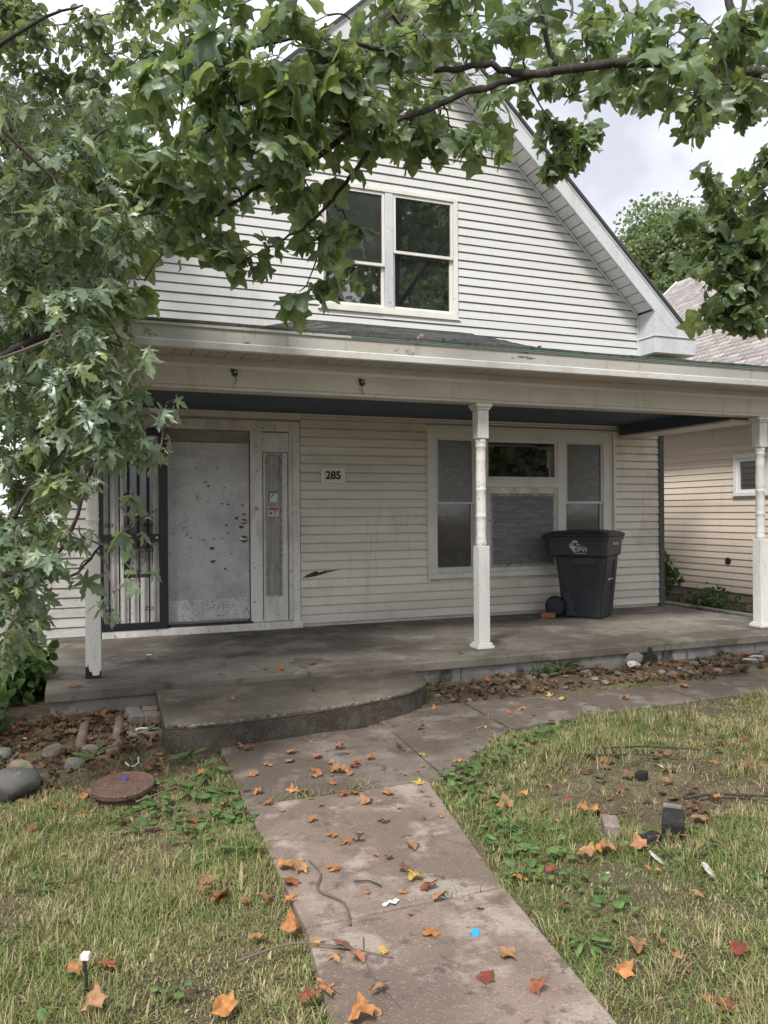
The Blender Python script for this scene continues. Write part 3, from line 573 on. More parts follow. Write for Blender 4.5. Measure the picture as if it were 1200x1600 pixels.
# ================================================================ TRASH CART
def rrect(l, w_, r, n=4):
    P = []
    for cx, cy, a0 in ((l-r, w_-r, 0), (-l+r, w_-r, 90), (-l+r, -w_+r, 180), (l-r, -w_+r, 270)):
        for i in range(n+1):
            a = R(a0+90*i/n); P.append((cx+r*math.cos(a), cy+r*math.sin(a)))
    return P
def loft(secs, n=4):
    m = MB(); k = 4*(n+1)
    for z, l, w_, r, ox in secs: m.v += [(x+ox, y, z) for x, y in rrect(l, w_, r, n)]
    for i in range(len(secs)-1):
        for j in range(k): m.f.append((i*k+j, i*k+(j+1) % k, (i+1)*k+(j+1) % k, (i+1)*k+j))
    m.f.append(tuple(range(k))[::-1]); m.f.append(tuple((len(secs)-1)*k+j for j in range(k)))
    return m
cart = empty('trash_cart', (5.90, -.53, 0), 'dark grey wheeled trash cart with white DPW stamp standing on the porch', 'trash cart', rz=math.atan2(-.822, .569))
body = loft([(0,.235,.205,.05,.02),(.02,.245,.215,.06,.02),(.50,.290,.255,.07,.02),(.735,.315,.275,.07,.02),(.765,.365,.305,.06,.0),(.985,.385,.315,.06,.0)]).build('bin_body', M['bin'], cart, bev=.004)
loft([(.945,.398,.328,.06,0),(.985,.402,.332,.06,0)]).build('rim', M['bin'], cart, bev=.004)
lid = loft([(.988,.405,.336,.06,.0),(1.012,.412,.343,.06,.0),(1.03,.395,.325,.07,.0),(1.052,.335,.285,.09,.02),(1.058,.30,.25,.09,.02)]).build('lid', M['bin'], cart, bev=.004)
for k in range(4): MB().box(-.22, .24, -.18+.115*k, -.165+.115*k, 1.056, 1.064).build('lid_rib', M['bin'], lid)
MB().tube([(-.36,-.27,.96),(-.45,-.27,.985),(-.46,-.20,.99),(-.46,.20,.99),(-.45,.27,.985),(-.36,.27,.96)], .016, n=10).build('handle', M['bin'], cart, smooth=True)
# front ribs either side of the recessed grip channel with its lift bar
MB().prism([(.255,.02),(.275,.02),(.352,.745),(.31,.745)], -.20, -.10, 'y').build('front_rib', M['bin'], cart, bev=.012)
MB().prism([(.255,.02),(.275,.02),(.352,.745),(.31,.745)], .10, .20, 'y').build('front_rib', M['bin'], cart, bev=.012)
MB().tube([(.315,-.10,.47),(.315,.10,.47)], .012, n=10).build('lift_bar', M['steel'], cart, smooth=True)
MB().box(.30, .345, -.099, .099, .70, .745).build('channel_head', M['bin'], cart, bev=.006)
MB().box(-.05, .23, -.292, -.268, .64, .74).build('side_pocket', M['bin'], cart, bev=.01)
for sg in (-1, 1):
    wh = MB().lathe([(-.035,.095),(-.03,.125),(0,.132),(.03,.125),(.035,.095)], (-.275, sg*.275, .132), 24, 'y').build('wheel', M['rubber'], cart, smooth=False)
    h = MB().lathe([(-.039,.02),(-.036,.092),(.036,.092),(.039,.02)], (-.275, sg*.275, .132), 20, 'y')
    for k in range(8):
        a = k*math.pi/4; h.tube([(-.275+.02*math.cos(a), sg*.315, .132+.02*math.sin(a)), (-.275+.088*math.cos(a), sg*.313, .132+.088*math.sin(a))], .006, n=5)
    h.build('hub', M['bin'], wh)
    MB().prism([(-.16,.02),(-.20,.30),(-.12,.33),(-.02,.02)], sg*.20, sg*.245, 'y').build('wheel_arch', M['bin'], cart, bev=.01)
MB().tube([(-.275,-.28,.132),(-.275,.28,.132)], .012, n=8).build('axle', M['steel'], cart)
# stamped emblem on the side: diamond, two rules and the letters
em = empty('emblem', (0, 0, 0), parent=cart)
ys_ = -.3135
def flat(poly): return MB().prism([(x, z) for x, z in poly], ys_-.003, ys_+.02, 'y')
ex, ez = .0, .885
flat([(ex-.085,ez-.005),(ex-.01,ez-.005),(ex-.01,ez-.095)]).build('emblem_mark', M['logo'], em)
flat([(ex-.055,ez+.030),(ex-.01,ez+.078),(ex+.028,ez+.038),(ex+.004,ez+.022),(ex-.01,ez+.045),(ex-.028,ez+.022)]).build('emblem_mark', M['logo'], em)
flat([(ex-.083,ez+.003),(ex-.062,ez+.022),(ex-.03,ez+.010),(ex-.012,ez+.003)]).build('emblem_mark', M['logo'], em)
flat([(ex+.004,ez+.004),(ex+.03,ez+.022),(ex+.062,ez+.004)]).build('emblem_mark', M['logo'], em)
flat([(ex-.004,ez-.014),(ex+.125,ez-.014),(ex+.125,ez-.021),(ex-.004,ez-.021)]).build('emblem_rule', M['logo'], em)
flat([(ex-.004,ez-.092),(ex+.125,ez-.092),(ex+.125,ez-.099),(ex-.004,ez-.099)]).build('emblem_rule', M['logo'], em)
text_mesh('emblem_letters', 'DPW', .075, M['logo'], em, axes((ex+.062, ys_-.002, ez-.056), (1,0,0), (0,0,1)), .002, .001)
text_mesh('serial_number', '5501 7331', .046, M['logo'], cart, axes((.3835, .0, .90), (0,1,0), (0,0,1)), .003, .001)
# loose brick and sliver of tile beside the wheel
MB().box(-.085, .085, -.035, .035, 0, .06).build('brick', M['brick'], label='small orange brick lying beside the trash cart wheel', cat='brick', bev=.004).matrix_basis = Matrix.Translation((5.40, -.47, 0)) @ Matrix.Rotation(R(-20), 4, 'Z')
MB().prism([(-.07,-.02),(.05,-.03),(.08,.02),(-.03,.03)], 0, .008).build('tile_chip', M['rock'], label='flat pale chip of tile on the porch before the brick', cat='tile chip').location = (5.22, -.60, 0)

# ================================================================ NEIGHBOUR HOUSE
nb = empty('neighbour_house', (0, 0, 0), 'beige vinyl-sided neighbouring house with a rose shingle roof at right', 'house')
NX = 9.2; NY0, NY1 = -1.6, 6.0
nw = MB().box(NX, NX+.12, NY0, NY1, .06, 2.9).build('side_wall', M['n_vinyl'], nb)
MB().prism([(NX+.12,.06),(17.1,.06),(17.1,2.9),(13.15,6.55),(NX+.12,2.95)], NY0, NY0+.1, 'y').prism([(NX+.12,.06),(17.1,.06),(17.1,2.9),(13.15,6.55),(NX+.12,2.95)], NY1-.1, NY1, 'y').box(17.0, 17.1, NY0, NY1, .06, 2.9).build('end_wall', M['n_vinyl'], nb)
z = .07; E2 = .1
WY0, WY1, WZ0, WZ1 = -.32, .37, 1.50, 2.12
def nboard(y0, y1, z): MB().add([(NX-.015,y0,z),(NX-.015,y1,z),(NX-.003,y1,z+E2),(NX-.003,y0,z+E2),(NX-.0005,y0,z),(NX-.0005,y1,z)], [(0,1,2,3),(4,5,1,0)]).build('siding_board', M['n_vinyl'], nw)
while z < 2.85:
    if WZ0-.03 < z+.05 < WZ1+.03: nboard(NY0, WY0+.01, z); nboard(WY1-.01, NY1, z)
    else: nboard(NY0, NY1, z)
    z += E2
wn = empty('window', (0, 0, 0), parent=nb)
MB().box(NX-.04, NX-.001, WY0, WY1, WZ1-.07, WZ1).box(NX-.045, NX-.001, WY0, WY1, WZ0, WZ0+.06).box(NX-.04, NX-.001, WY0, WY0+.07, WZ0+.06, WZ1-.07).box(NX-.04, NX-.001, WY1-.07, WY1, WZ0+.06, WZ1-.07).build('window_frame', M['n_trim'], wn, bev=.004)
MB().box(NX-.028, NX-.001, WY0+.07, WY0+.115, WZ0+.06, WZ1-.07).box(NX-.028, NX-.001, WY1-.115, WY1-.07, WZ0+.06, WZ1-.07).box(NX-.028, NX-.001, WY0+.115, WY1-.115, WZ1-.11, WZ1-.07).box(NX-.028, NX-.001, WY0+.115, WY1-.115, WZ0+.06, WZ0+.10).build('sash', M['n_trim'], wn)
MB().box(NX-.01, NX-.001, WY0+.115, WY1-.115, WZ0+.10, WZ1-.11).build('pane', M['glass'], wn)
MB().lathe([(-.03,.03),(-.028,.05),(-.005,.055)], (NX, .5, .535), 14, 'x').build('vent_pipe', M['char'], nb)
fn = MB().box(NX+.03, NX+.2, NY0, NY1, -.3, .06).build('foundation', M['n_block'], nb)
for j, zz in enumerate((-.22, -.08)):
    yy = NY0-.2*j
    while yy < NY1-.3:
        MB().box(NX+.005, NX+.029, max(NY0, yy)+.006, yy+.394, zz+.004, zz+.134).build('block', M['n_block'], fn, bev=.008); yy += .4
sl_ = (6.62-2.72)/(13.15-8.85)
def nr(x): return 2.72+(x-8.85)*sl_
nroof = MB().prism([(8.85,2.70),(13.15,6.60),(17.45,2.70),(17.45,2.60),(13.15,6.46),(8.85,2.60)], NY0-.3, NY1+.05, 'y').build('roof', M['shingle_main'], nb)
MB().prism([(8.82,2.735),(13.15,6.64),(13.15,6.50),(8.82,2.60)], NY1+.051, NY1+.08, 'y').box(8.80, 8.848, NY0-.3, NY1+.05, 2.58, 2.71).build('roof_trim', M['n_trim'], nroof)
random.seed(5); V = []; F = []; T = []
ux = Vector((1, 0, sl_)).normalized(); nrm = Vector((-sl_, 0, 1)).normalized(); Lr = math.hypot(4.3, 3.9); rows = 44; d = Lr/rows
for j in range(rows):
    yy = NY0-.3-(j % 2)*.15
    while yy < NY1+.05:
        y1 = min(yy+.30, NY1+.06); ya = max(yy, NY0-.3)
        if y1-ya > .03:
            b = Vector((8.85, 0, 2.70))+ux*(j*d-.01); e = Vector((8.85, 0, 2.70))+ux*((j+1)*d+.02); h = nrm*random.uniform(.010, .016)
            n0 = len(V); lo = b+h; up = e+nrm*.002
            V += [(lo.x,ya,lo.z),(lo.x,y1-.012,lo.z),(up.x,y1-.012,up.z),(up.x,ya,up.z),(b.x,ya,b.z-.003),(b.x,y1-.012,b.z-.003)]
            F += [(n0,n0+1,n0+2),(n0,n0+2,n0+3),(n0+4,n0+5,n0+1),(n0+4,n0+1,n0)]; T += [random.random()]*6
        yy += .30
finish(bpy.data.objects.new('shingle', np_mesh('shingle', np.array(V), np.array(F), M['n_shingle'], np.array(T))), nroof, kind='stuff')
# low concrete kerb between the two yards
MB().prism([(7.95,-2.3),(8.05,-2.3),(8.12,5),(8.0,5)], -.35, -.02).build('concrete_kerb', M['found'], label='long low mossy concrete kerb between the two houses', cat='kerb', bev=.02)

# ================================================================ LEAVES AND TREES
def half3(h): return [(x, y, 0) for x, y in h]
def leaf_template(half, fold=.12, curl=.18, wave=.0, rnd=2):
    """outline of the right half from base to tip; the left half mirrors it. returns V, F3 with unit length along y"""
    pts = [Vector((x, y, 0)) for x, y in half]
    if rnd: pts = smooth_path(half3(half), rnd)
    V = []; F = []
    for sg in (1, -1):
        P = [Vector((sg*q.x, q.y, 0)) for q in pts]
        mids = [Vector((0, q, 0)) for q in (.75*pts[-1].y, .5*pts[-1].y, .25*pts[-1].y)]
        poly = P+mids; n0 = len(V); V += poly
        for t in tessellate_polygon([poly]): F.append(tuple(n0+i for i in t))
    out = []
    for q in V: out.append((q.x, q.y, -fold*abs(q.x)-curl*q.y*q.y+wave*math.sin(q.x*9+q.y*7)))
    return np.array(out), np.array(F)
TULIP = [(0,0),(.10,-.02),(.30,.02),(.50,.16),(.56,.30),(.42,.42),(.36,.52),(.44,.70),(.46,.88),(.30,.86),(.14,.80),(0,.76)]
SYC = [(0,0),(.12,-.05),(.36,-.06),(.48,.08),(.40,.18),(.50,.34),(.62,.50),(.44,.52),(.30,.56),(.26,.72),(.14,.86),(0,1.0)]
MAPLE = [(0,0),(.06,.0),(.20,-.04),(.40,-.10),(.34,.0),(.24,.08),(.15,.16),(.28,.20),(.40,.22),(.44,.34),(.66,.50),(.48,.48),(.40,.50),(.30,.42),(.14,.36),(.15,.52),(.25,.64),(.17,.68),(.18,.80),(.09,.88),(0,1.12)]
OVAL = [(0,0),(.18,.06),(.33,.25),(.36,.48),(.24,.76),(0,1.0)]
BLADE = [(0,0),(.09,.15),(.13,.45),(.10,.75),(0,1.0)]
TT = [leaf_template(TULIP, f, c, w_) for f, c, w_ in ((.12,.25,.03),(.25,.45,.04),(.05,.15,.06),(.18,-.12,.05),(.30,.6,.03))]+[leaf_template(SYC, f, c, w_) for f, c, w_ in ((.15,.3,.04),(.25,.15,.06))]
MT = [leaf_template(MAPLE, f, c, w_, 0) for f, c, w_ in ((.12,.22,.02),(.3,.4,.03),(.05,.1,.05),(.4,.15,.04))]
OT = [leaf_template(OVAL, f, c, w_, 0) for f, c, w_ in ((.2,.2,0),(.4,.35,.03))]
cl = np.array(CAM_LOC); cfw = np.array(CAM_FWD); crt = np.array(CAM_RIGHT); cup = np.array(CAM_UP)
def unit(v): return v/np.linalg.norm(v)
def leaf_frame(d, up):
    d = unit(d); z = up-d*np.dot(up, d); z = unit(z); x = np.cross(d, z); return np.stack([x, d, z], 1)
def clusters_to_leaves(clusters, rs, droop=.45, spread=1.):
    """leaves (pos, frame, size) along sub-twigs; also returns twig polylines"""
    L = []; tw = []; fine = []
    for (x, y, z, r, n, ls) in clusters:
        if n < 9: fine.append((x, y, z, r, n, ls)); continue
        for k in range(3):
            o = rs.normal(size=3)*r*.48; fine.append((x+o[0], y+o[1], z+o[2], r*rs.uniform(.45, .75), int(n*.70), ls*.92))
    for (x, y, z, r, n, ls) in fine:
        c = np.array([x, y, z]); n = int(n); ns = max(1, n//5); k = 0
        for s in range(ns):
            d = unit(rs.normal(size=3)*np.array([1, 1, .75])+np.array([0, 0, -.15])); ln = r*rs.uniform(.65, 1.15)
            st = c+rs.normal(size=3)*r*.22; en = st+d*ln; mid = (st+en)/2+rs.normal(size=3)*r*.10+np.array([0, 0, .08*r])
            tw.append([c, st*.6+c*.4, mid, en]) if r > .05 else None
            m = n//ns+(1 if s < n % ns else 0)
            for i in range(m):
                t = (i+rs.uniform(.3, 1))/m; pnt = (1-t)**2*st+2*t*(1-t)*mid+t*t*en
                out = unit(d*.6+rs.normal(size=3)*.8)
                pet = unit(out+np.array([0, 0, -.2]))*ls*rs.uniform(.25, .6)
                dd = unit(out*np.array([1, 1, .5])+np.array([0, 0, -droop-rs.uniform(0, .6)]))
                up = unit(np.array([0, 0, 1.])*rs.uniform(.4, 1.4)+rs.normal(size=3)*.55)
                L.append((pnt+pet, leaf_frame(dd, up), ls*rs.choice([.55, .75, .95, 1.2], p=[.30, .38, .23, .09])*rs.uniform(.85, 1.15), pnt))
    return L, tw
def make_leaves(parent, L, templates, mat, n_single, rs, name='leaf', tint_bias=None, petiole=None):
    score = []
    for i, (p, fr, s, b) in enumerate(L):
        q = p-cl; dz = q@cfw; u_ = (q@crt)/dz*1254; v_ = (q@cup)/dz*1254
        score.append(s/dz if dz > .3 and abs(u_) < 610 and abs(v_) < 810 else -1)
    order = np.argsort(score)[::-1]; single = set(int(i) for i in order[:n_single] if score[i] > 0)
    meshes = [np_mesh(name, t[0], t[1], mat) for t in templates]
    Vs, Fs, Ts, n0 = [], [], [], 0
    for i, (p, fr, s, b) in enumerate(L):
        k = rs.integers(len(templates))
        if i in single:
            o = bpy.data.objects.new(name, meshes[k]); m = Matrix([[fr[a][c_]*s for c_ in range(3)]+[p[a]] for a in range(3)]+[[0, 0, 0, 1]])
            o.matrix_basis = m; finish(o, parent)
        else:
            tv, tf = templates[k]; v = (tv*s)@fr.T+p
            Vs.append(v); Fs.append(tf+n0); Ts.append(np.full(len(v), rs.random())); n0 += len(v)
    if Vs: finish(bpy.data.objects.new('foliage', np_mesh('foliage', np.concatenate(Vs), np.concatenate(Fs), mat, np.concatenate(Ts))), parent, kind='stuff')
def make_tree(root, limbs, clusters, templates, leafmat, seed, n_single, droop, barkmat, twigmat, tw_r=.0035):
    rs = np.random.default_rng(seed); skel = []
    for pts, r0, r1 in limbs:
        sp = smooth_path(pts); jit = [p+Vector(rs.normal(size=3)*min(r0, .02)*.35) for p in sp]
        MB().tube(jit, r0, r1, 8).build('limb', barkmat, root, smooth=True); skel += [np.array(p) for p in sp]
    sk = np.array(skel); L, tw = clusters_to_leaves(clusters, rs, droop); m = MB()
    for c in clusters:
        p = np.array(c[:3]); dd = ((sk-p)**2).sum(1); i = int(np.argmin(dd)); a = sk[i]
        if dd[i] < 6.0:
            ln = math.sqrt(dd[i]); b = (a+p)/2+rs.normal(size=3)*ln*.12+np.array([0, 0, ln*.1]); pts = smooth_path([a, b, p], 4)
            m.tube(pts, min(.012, .005+ln*.007), .003, 5); sk = np.concatenate([sk, np.array([list(q) for q in pts[3:]])])
    for t in tw: m.tube([list(q) for q in t[1:]], tw_r, .0012, 4, cap=False)
    for p, fr, s, b in L: m.tube([list(b), list(p)], .0012, .0010, 3, cap=False)
    m.build('twigs', twigmat, root, kind='stuff')
    make_leaves(root, L, templates, leafmat, n_single, rs)
TULIP_CLUSTERS=[(0.6,-4.61,3.78,0.26,27,0.12),(0.65,-3.66,4.36,0.28,14,0.12),(0.78,-4.89,3.73,0.25,27,0.12),(0.88,-3.96,4.32,0.27,14,0.12),(0.94,-5.17,3.54,0.25,28,0.15),(1.21,-4.31,4.07,0.28,15,0.12),(1.17,-5.15,3.66,0.24,27,0.12),(1.44,-4.29,4.27,0.27,14,0.12),(1.47,-4.95,3.78,0.26,27,0.12),(1.71,-4.07,4.38,0.28,14,0.12),(1.77,-4.85,3.96,0.28,19,0.15),(2.2,-4.05,4.49,0.3,10,0.12),(2.09,-4.76,4.08,0.25,17,0.14),(2.44,-3.93,4.69,0.26,9,0.12),(2.33,-4.85,4.12,0.25,17,0.14),(2.84,-4.08,4.65,0.26,9,0.12),(2.43,-5.1,3.96,0.24,17,0.15),(2.84,-4.3,4.52,0.25,9,0.12),(2.59,-5.27,3.86,0.23,20,0.11),(3.14,-4.52,4.48,0.25,9,0.12),(2.75,-5.44,3.83,0.23,20,0.11),(3.27,-4.68,4.35,0.24,9,0.12),(2.83,-5.69,3.68,0.21,20,0.12),(3.48,-4.97,4.27,0.23,9,0.12),(2.86,-5.91,3.53,0.24,22,0.12),(3.55,-5.22,4.03,0.26,10,0.12),(3.03,-5.98,3.53,0.24,22,0.12),(3.75,-5.29,4.09,0.26,10,0.12),(0.54,-4.8,3.38,0.21,25,0.14),(0.65,-3.87,3.92,0.23,13,0.12),(0.68,-5.07,3.33,0.24,27,0.13),(0.9,-4.19,3.9,0.26,14,0.12),(0.88,-5.14,3.3,0.24,27,0.12),(1.11,-4.27,3.83,0.26,14,0.12),(1.13,-5.03,3.44,0.21,25,0.13),(1.38,-4.16,3.97,0.23,13,0.12),(1.38,-5.01,3.49,0.22,25,0.15),(1.62,-4.15,4.01,0.24,13,0.12),(1.84,-4.39,3.97,0.26,17,0.12),(2.21,-3.57,4.53,0.28,9,0.12),(2.14,-4.4,3.9,0.27,17,0.13),(2.58,-3.61,4.44,0.28,9,0.12),(2.23,-4.81,3.59,0.18,11,0.13),(2.74,-4.05,4.13,0.2,6,0.12),(1.98,-4.82,3.47,0.2,11,0.12),(2.32,-3.99,3.89,0.22,6,0.12),(1.78,-4.74,3.48,0.2,11,0.14),(2.08,-3.89,3.98,0.22,6,0.12),(2.62,-4.59,3.98,0.2,14,0.12),(3.09,-3.8,4.57,0.21,7,0.12),(0.47,-4.56,3.21,0.19,11,0.14),(0.65,-3.66,3.59,0.2,6,0.12),(0.63,-4.83,3.15,0.21,18,0.14),(0.85,-3.95,3.67,0.23,9,0.12),(0.83,-4.91,3.12,0.21,12,0.13),(1.11,-4.05,3.52,0.23,6,0.12),(1.07,-4.9,3.2,0.22,18,0.13),(1.39,-4.05,3.63,0.24,9,0.12),(1.34,-4.79,3.25,0.19,11,0.14),(1.59,-3.92,3.74,0.21,6,0.12),(1.51,-4.85,3.35,0.17,15,0.13),(1.75,-3.98,3.83,0.19,8,0.12),(0.61,-4.5,3.02,0.19,11,0.15),(0.7,-3.57,3.48,0.21,6,0.12),(0.78,-4.68,2.99,0.19,11,0.12),(0.89,-3.75,3.35,0.2,6,0.12),(1.02,-4.66,3.08,0.17,11,0.13),(1.2,-3.77,3.55,0.19,6,0.12),(1.18,-4.72,3.01,0.19,11,0.15),(1.42,-3.85,3.45,0.21,6,0.12),(1.37,-4.69,2.95,0.18,11,0.12),(1.57,-3.8,3.37,0.19,6,0.12),(1.27,-4.65,2.77,0.16,10,0.14),(1.21,-4.63,2.56,0.11,8,0.12),(1.34,-4.68,2.7,0.14,9,0.12),(1.45,-4.62,2.88,0.11,8,0.13),(0.67,-4.53,2.88,0.17,11,0.12),(0.91,-3.65,3.3,0.19,6,0.12),(0.73,-4.55,2.69,0.13,9,0.13),(0.83,-4.59,2.67,0.13,9,0.14),(0.57,-4.49,2.74,0.1,7,0.13),(1.98,-4.82,3.36,0.11,8,0.15),(2.09,-4.86,3.3,0.11,8,0.13),(2.21,-4.91,3.27,0.09,7,0.12),(1.81,-4.75,3.36,0.1,7,0.13),(2.64,-4.97,3.62,0.16,9,0.12),(2.94,-4.92,3.84,0.13,13,0.11),(3.04,-5.39,3.58,0.16,15,0.1),(3.13,-5.54,3.52,0.17,16,0.12),(3.86,-4.85,4.02,0.18,7,0.12),(2.84,-6.01,3.2,0.14,15,0.1),(3.34,-5.62,3.6,0.19,19,0.1),(4,-4.91,4.17,0.21,8,0.12),(3.42,-5.65,3.52,0.15,15,0.1),(2.79,-5.78,3.23,0.08,8,0.12),(2.85,-4.78,4.02,0.19,16,0.1),(3.29,-3.99,4.49,0.21,7,0.12),(3.08,-4.98,3.9,0.17,15,0.11),(0.37,-4.41,2.54,0.05,5,0.14),(0.41,-4.43,2.73,0.07,7,0.14),(0.9,-4.61,2.62,0.05,4,0.14),(1.17,-4.61,2.51,0.04,4,0.14),(3.8,-4.78,2.62,0.04,4,0.14),(0.9,-3.31,3.93,0.18,17,0.12),(0.59,-3.32,3.52,0.17,17,0.12),(0.42,-3.71,3.92,0.16,17,0.12),(0.8,-3.25,3.48,0.18,17,0.12),(0.33,-3.17,3.66,0.17,17,0.12),(0.56,-3.5,3.43,0.17,17,0.12),(0.55,-3.71,3.45,0.16,17,0.12),(0.74,-3.95,3.16,0.16,17,0.12),(0.85,-3.49,3.34,0.17,17,0.12),(0.07,-3.65,3.23,0.16,17,0.12),(0.77,-3.98,3.39,0.15,17,0.12),(0.18,-3.31,3.6,0.17,17,0.12),(0.62,-3.78,3.23,0.16,17,0.12),(0.04,-3.73,3.18,0.15,17,0.12),(0.79,-3.34,4.15,0.17,17,0.12),(0.68,-3.52,3.38,0.17,17,0.12),(0.78,-3.46,4.02,0.17,17,0.12),(0.32,-3.19,3.44,0.17,17,0.12),(0.39,-3.86,3.5,0.15,17,0.12),(0.07,-3.34,3.61,0.17,17,0.12),(0.7,-3.88,3.47,0.16,17,0.12),(0.34,-3.41,3.47,0.17,17,0.12),(0.05,-3.04,3.51,0.17,17,0.12),(0.11,-3.44,3.61,0.16,17,0.12),(0.65,-3.78,3.75,0.16,17,0.12),(0.41,-3.81,3.16,0.16,17,0.12),(2.94,-4.44,3.78,0.15,26,0.1),(3.15,-4.31,3.72,0.14,26,0.1),(3.09,-4.29,3.64,0.09,26,0.1),(3.25,-4.35,3.81,0.09,26,0.1),(4.22,-4.83,3.52,0.18,26,0.12),(4.1,-4.78,3.35,0.19,28,0.12),(3.99,-4.74,3.21,0.16,25,0.12),(3.93,-4.72,3.02,0.13,22,0.12),(4.1,-4.78,3.06,0.21,30,0.12),(4.25,-4.85,3.18,0.2,29,0.12),(4.25,-4.84,2.89,0.2,29,0.12),(4,-4.74,2.8,0.15,24,0.12),(4.09,-4.78,2.76,0.16,25,0.12),(4.25,-4.84,2.63,0.15,24,0.12),(3.96,-4.73,2.63,0.09,18,0.12),(4.15,-4.8,2.55,0.09,18,0.12),(4.28,-4.85,3.6,0.15,24,0.12),(4.04,-4.76,2.91,0.13,21,0.12),(3.69,-5.02,8.12,0.5,38,0.15),(6.07,-5.76,8.03,0.5,38,0.15),(7.66,-7.23,8.11,0.5,38,0.15),(4.18,-6.29,7.96,0.5,38,0.15),(8.25,-6.79,5.69,0.5,38,0.15),(5.97,-6.15,6.99,0.5,38,0.15),(8.42,-4.66,5.22,0.5,38,0.15),(4.87,-5.32,6.81,0.5,38,0.15),(7.29,-5.56,5.45,0.5,38,0.15),(4.47,-4.11,6.38,0.5,38,0.15),(7.6,-3.56,7.27,0.5,38,0.15),(7.06,-5.06,6.23,0.5,38,0.15),(8.48,-5.63,8.21,0.5,38,0.15),(4.83,-4.03,7.8,0.5,38,0.15),(6.68,-5.73,5.66,0.5,38,0.15),(7.63,-6.05,7.38,0.5,38,0.15),(3.8,-7.17,5.67,0.5,38,0.15),(7.85,-6.79,8.18,0.5,38,0.15),(5.23,-5.2,6.36,0.5,38,0.15),(6.72,-7.13,6.53,0.5,38,0.15),(8.62,-6.78,7.36,0.5,38,0.15),(4.96,-6.3,5.28,0.5,38,0.15),(3.12,-3.7,7.94,0.5,38,0.15),(7.81,-4.27,8.35,0.5,38,0.15),(3.95,-5.16,6.83,0.5,38,0.15),(4.19,-5.3,3.89,0.24,20,0.13),(4.3,-5.21,4.33,0.24,18,0.13),(4.73,-4.83,3.1,0.24,18,0.12),(4.3,-5.49,3.76,0.23,20,0.13),(4.45,-5.37,4.34,0.23,18,0.13),(5.15,-4.81,3.06,0.25,18,0.12),(4.43,-5.65,3.85,0.23,20,0.13),(4.6,-5.53,4.15,0.23,18,0.13),(5.02,-5.21,2.93,0.23,18,0.12),(4.68,-5.72,3.91,0.23,20,0.13),(4.97,-5.52,4.18,0.24,18,0.13),(5.38,-5.24,2.92,0.23,18,0.12),(4.65,-5.96,3.51,0.22,20,0.13),(4.56,-6.03,4.06,0.21,18,0.13),(5.72,-5.28,3.04,0.24,18,0.12),(5.12,-5.9,3.69,0.23,20,0.13),(5.49,-5.68,4.5,0.24,18,0.13),(5.73,-5.53,2.77,0.23,18,0.12)]
UPPER_CLUSTERS=[(-0.23,-1.82,5.26,0.27,60,0.1),(0.11,-1.95,5.31,0.27,60,0.1),(0.44,-2.08,5.36,0.27,60,0.1),(0.25,-2,4.99,0.27,60,0.1),(0.56,-2.13,4.89,0.27,60,0.1),(-0.09,-1.87,4.89,0.27,60,0.1),(-0.38,-1.76,5,0.27,60,0.1),(-0.33,-1.78,4.53,0.27,60,0.1),(0.05,-1.93,4.53,0.27,60,0.1),(0.42,-2.07,4.47,0.27,60,0.1),(0.64,-2.15,5.15,0.27,60,0.1),(-0.47,-1.72,5.31,0.27,60,0.1),(-0.19,-1.83,4.22,0.27,60,0.1),(-0.53,-1.7,4.69,0.27,60,0.1),(0.2,-1.98,4.27,0.27,60,0.1),(-0.55,-0.94,4.46,0.3,44,0.1),(0.68,-1.42,4.54,0.3,44,0.1),(0.17,-1.22,5.48,0.3,44,0.1),(-0.51,-0.96,5.57,0.3,44,0.1),(-0.34,-1.02,4.53,0.3,44,0.1),(0.56,-1.37,4.76,0.3,44,0.1),(-0.43,-0.99,5.6,0.3,44,0.1),(-0.24,-1.06,4.5,0.3,44,0.1),(-0.42,-0.99,4.75,0.3,44,0.1),(0.28,-1.26,5.12,0.3,44,0.1),(0.65,-1.41,5.56,0.3,44,0.1),(0.07,-1.18,5.72,0.3,44,0.1),(-0.5,-0.96,5.92,0.3,44,0.1),(-0.21,-1.08,5.78,0.3,44,0.1),(-0.56,-0.94,4.43,0.3,44,0.1),(-0.25,-1.06,4.59,0.3,44,0.1)]
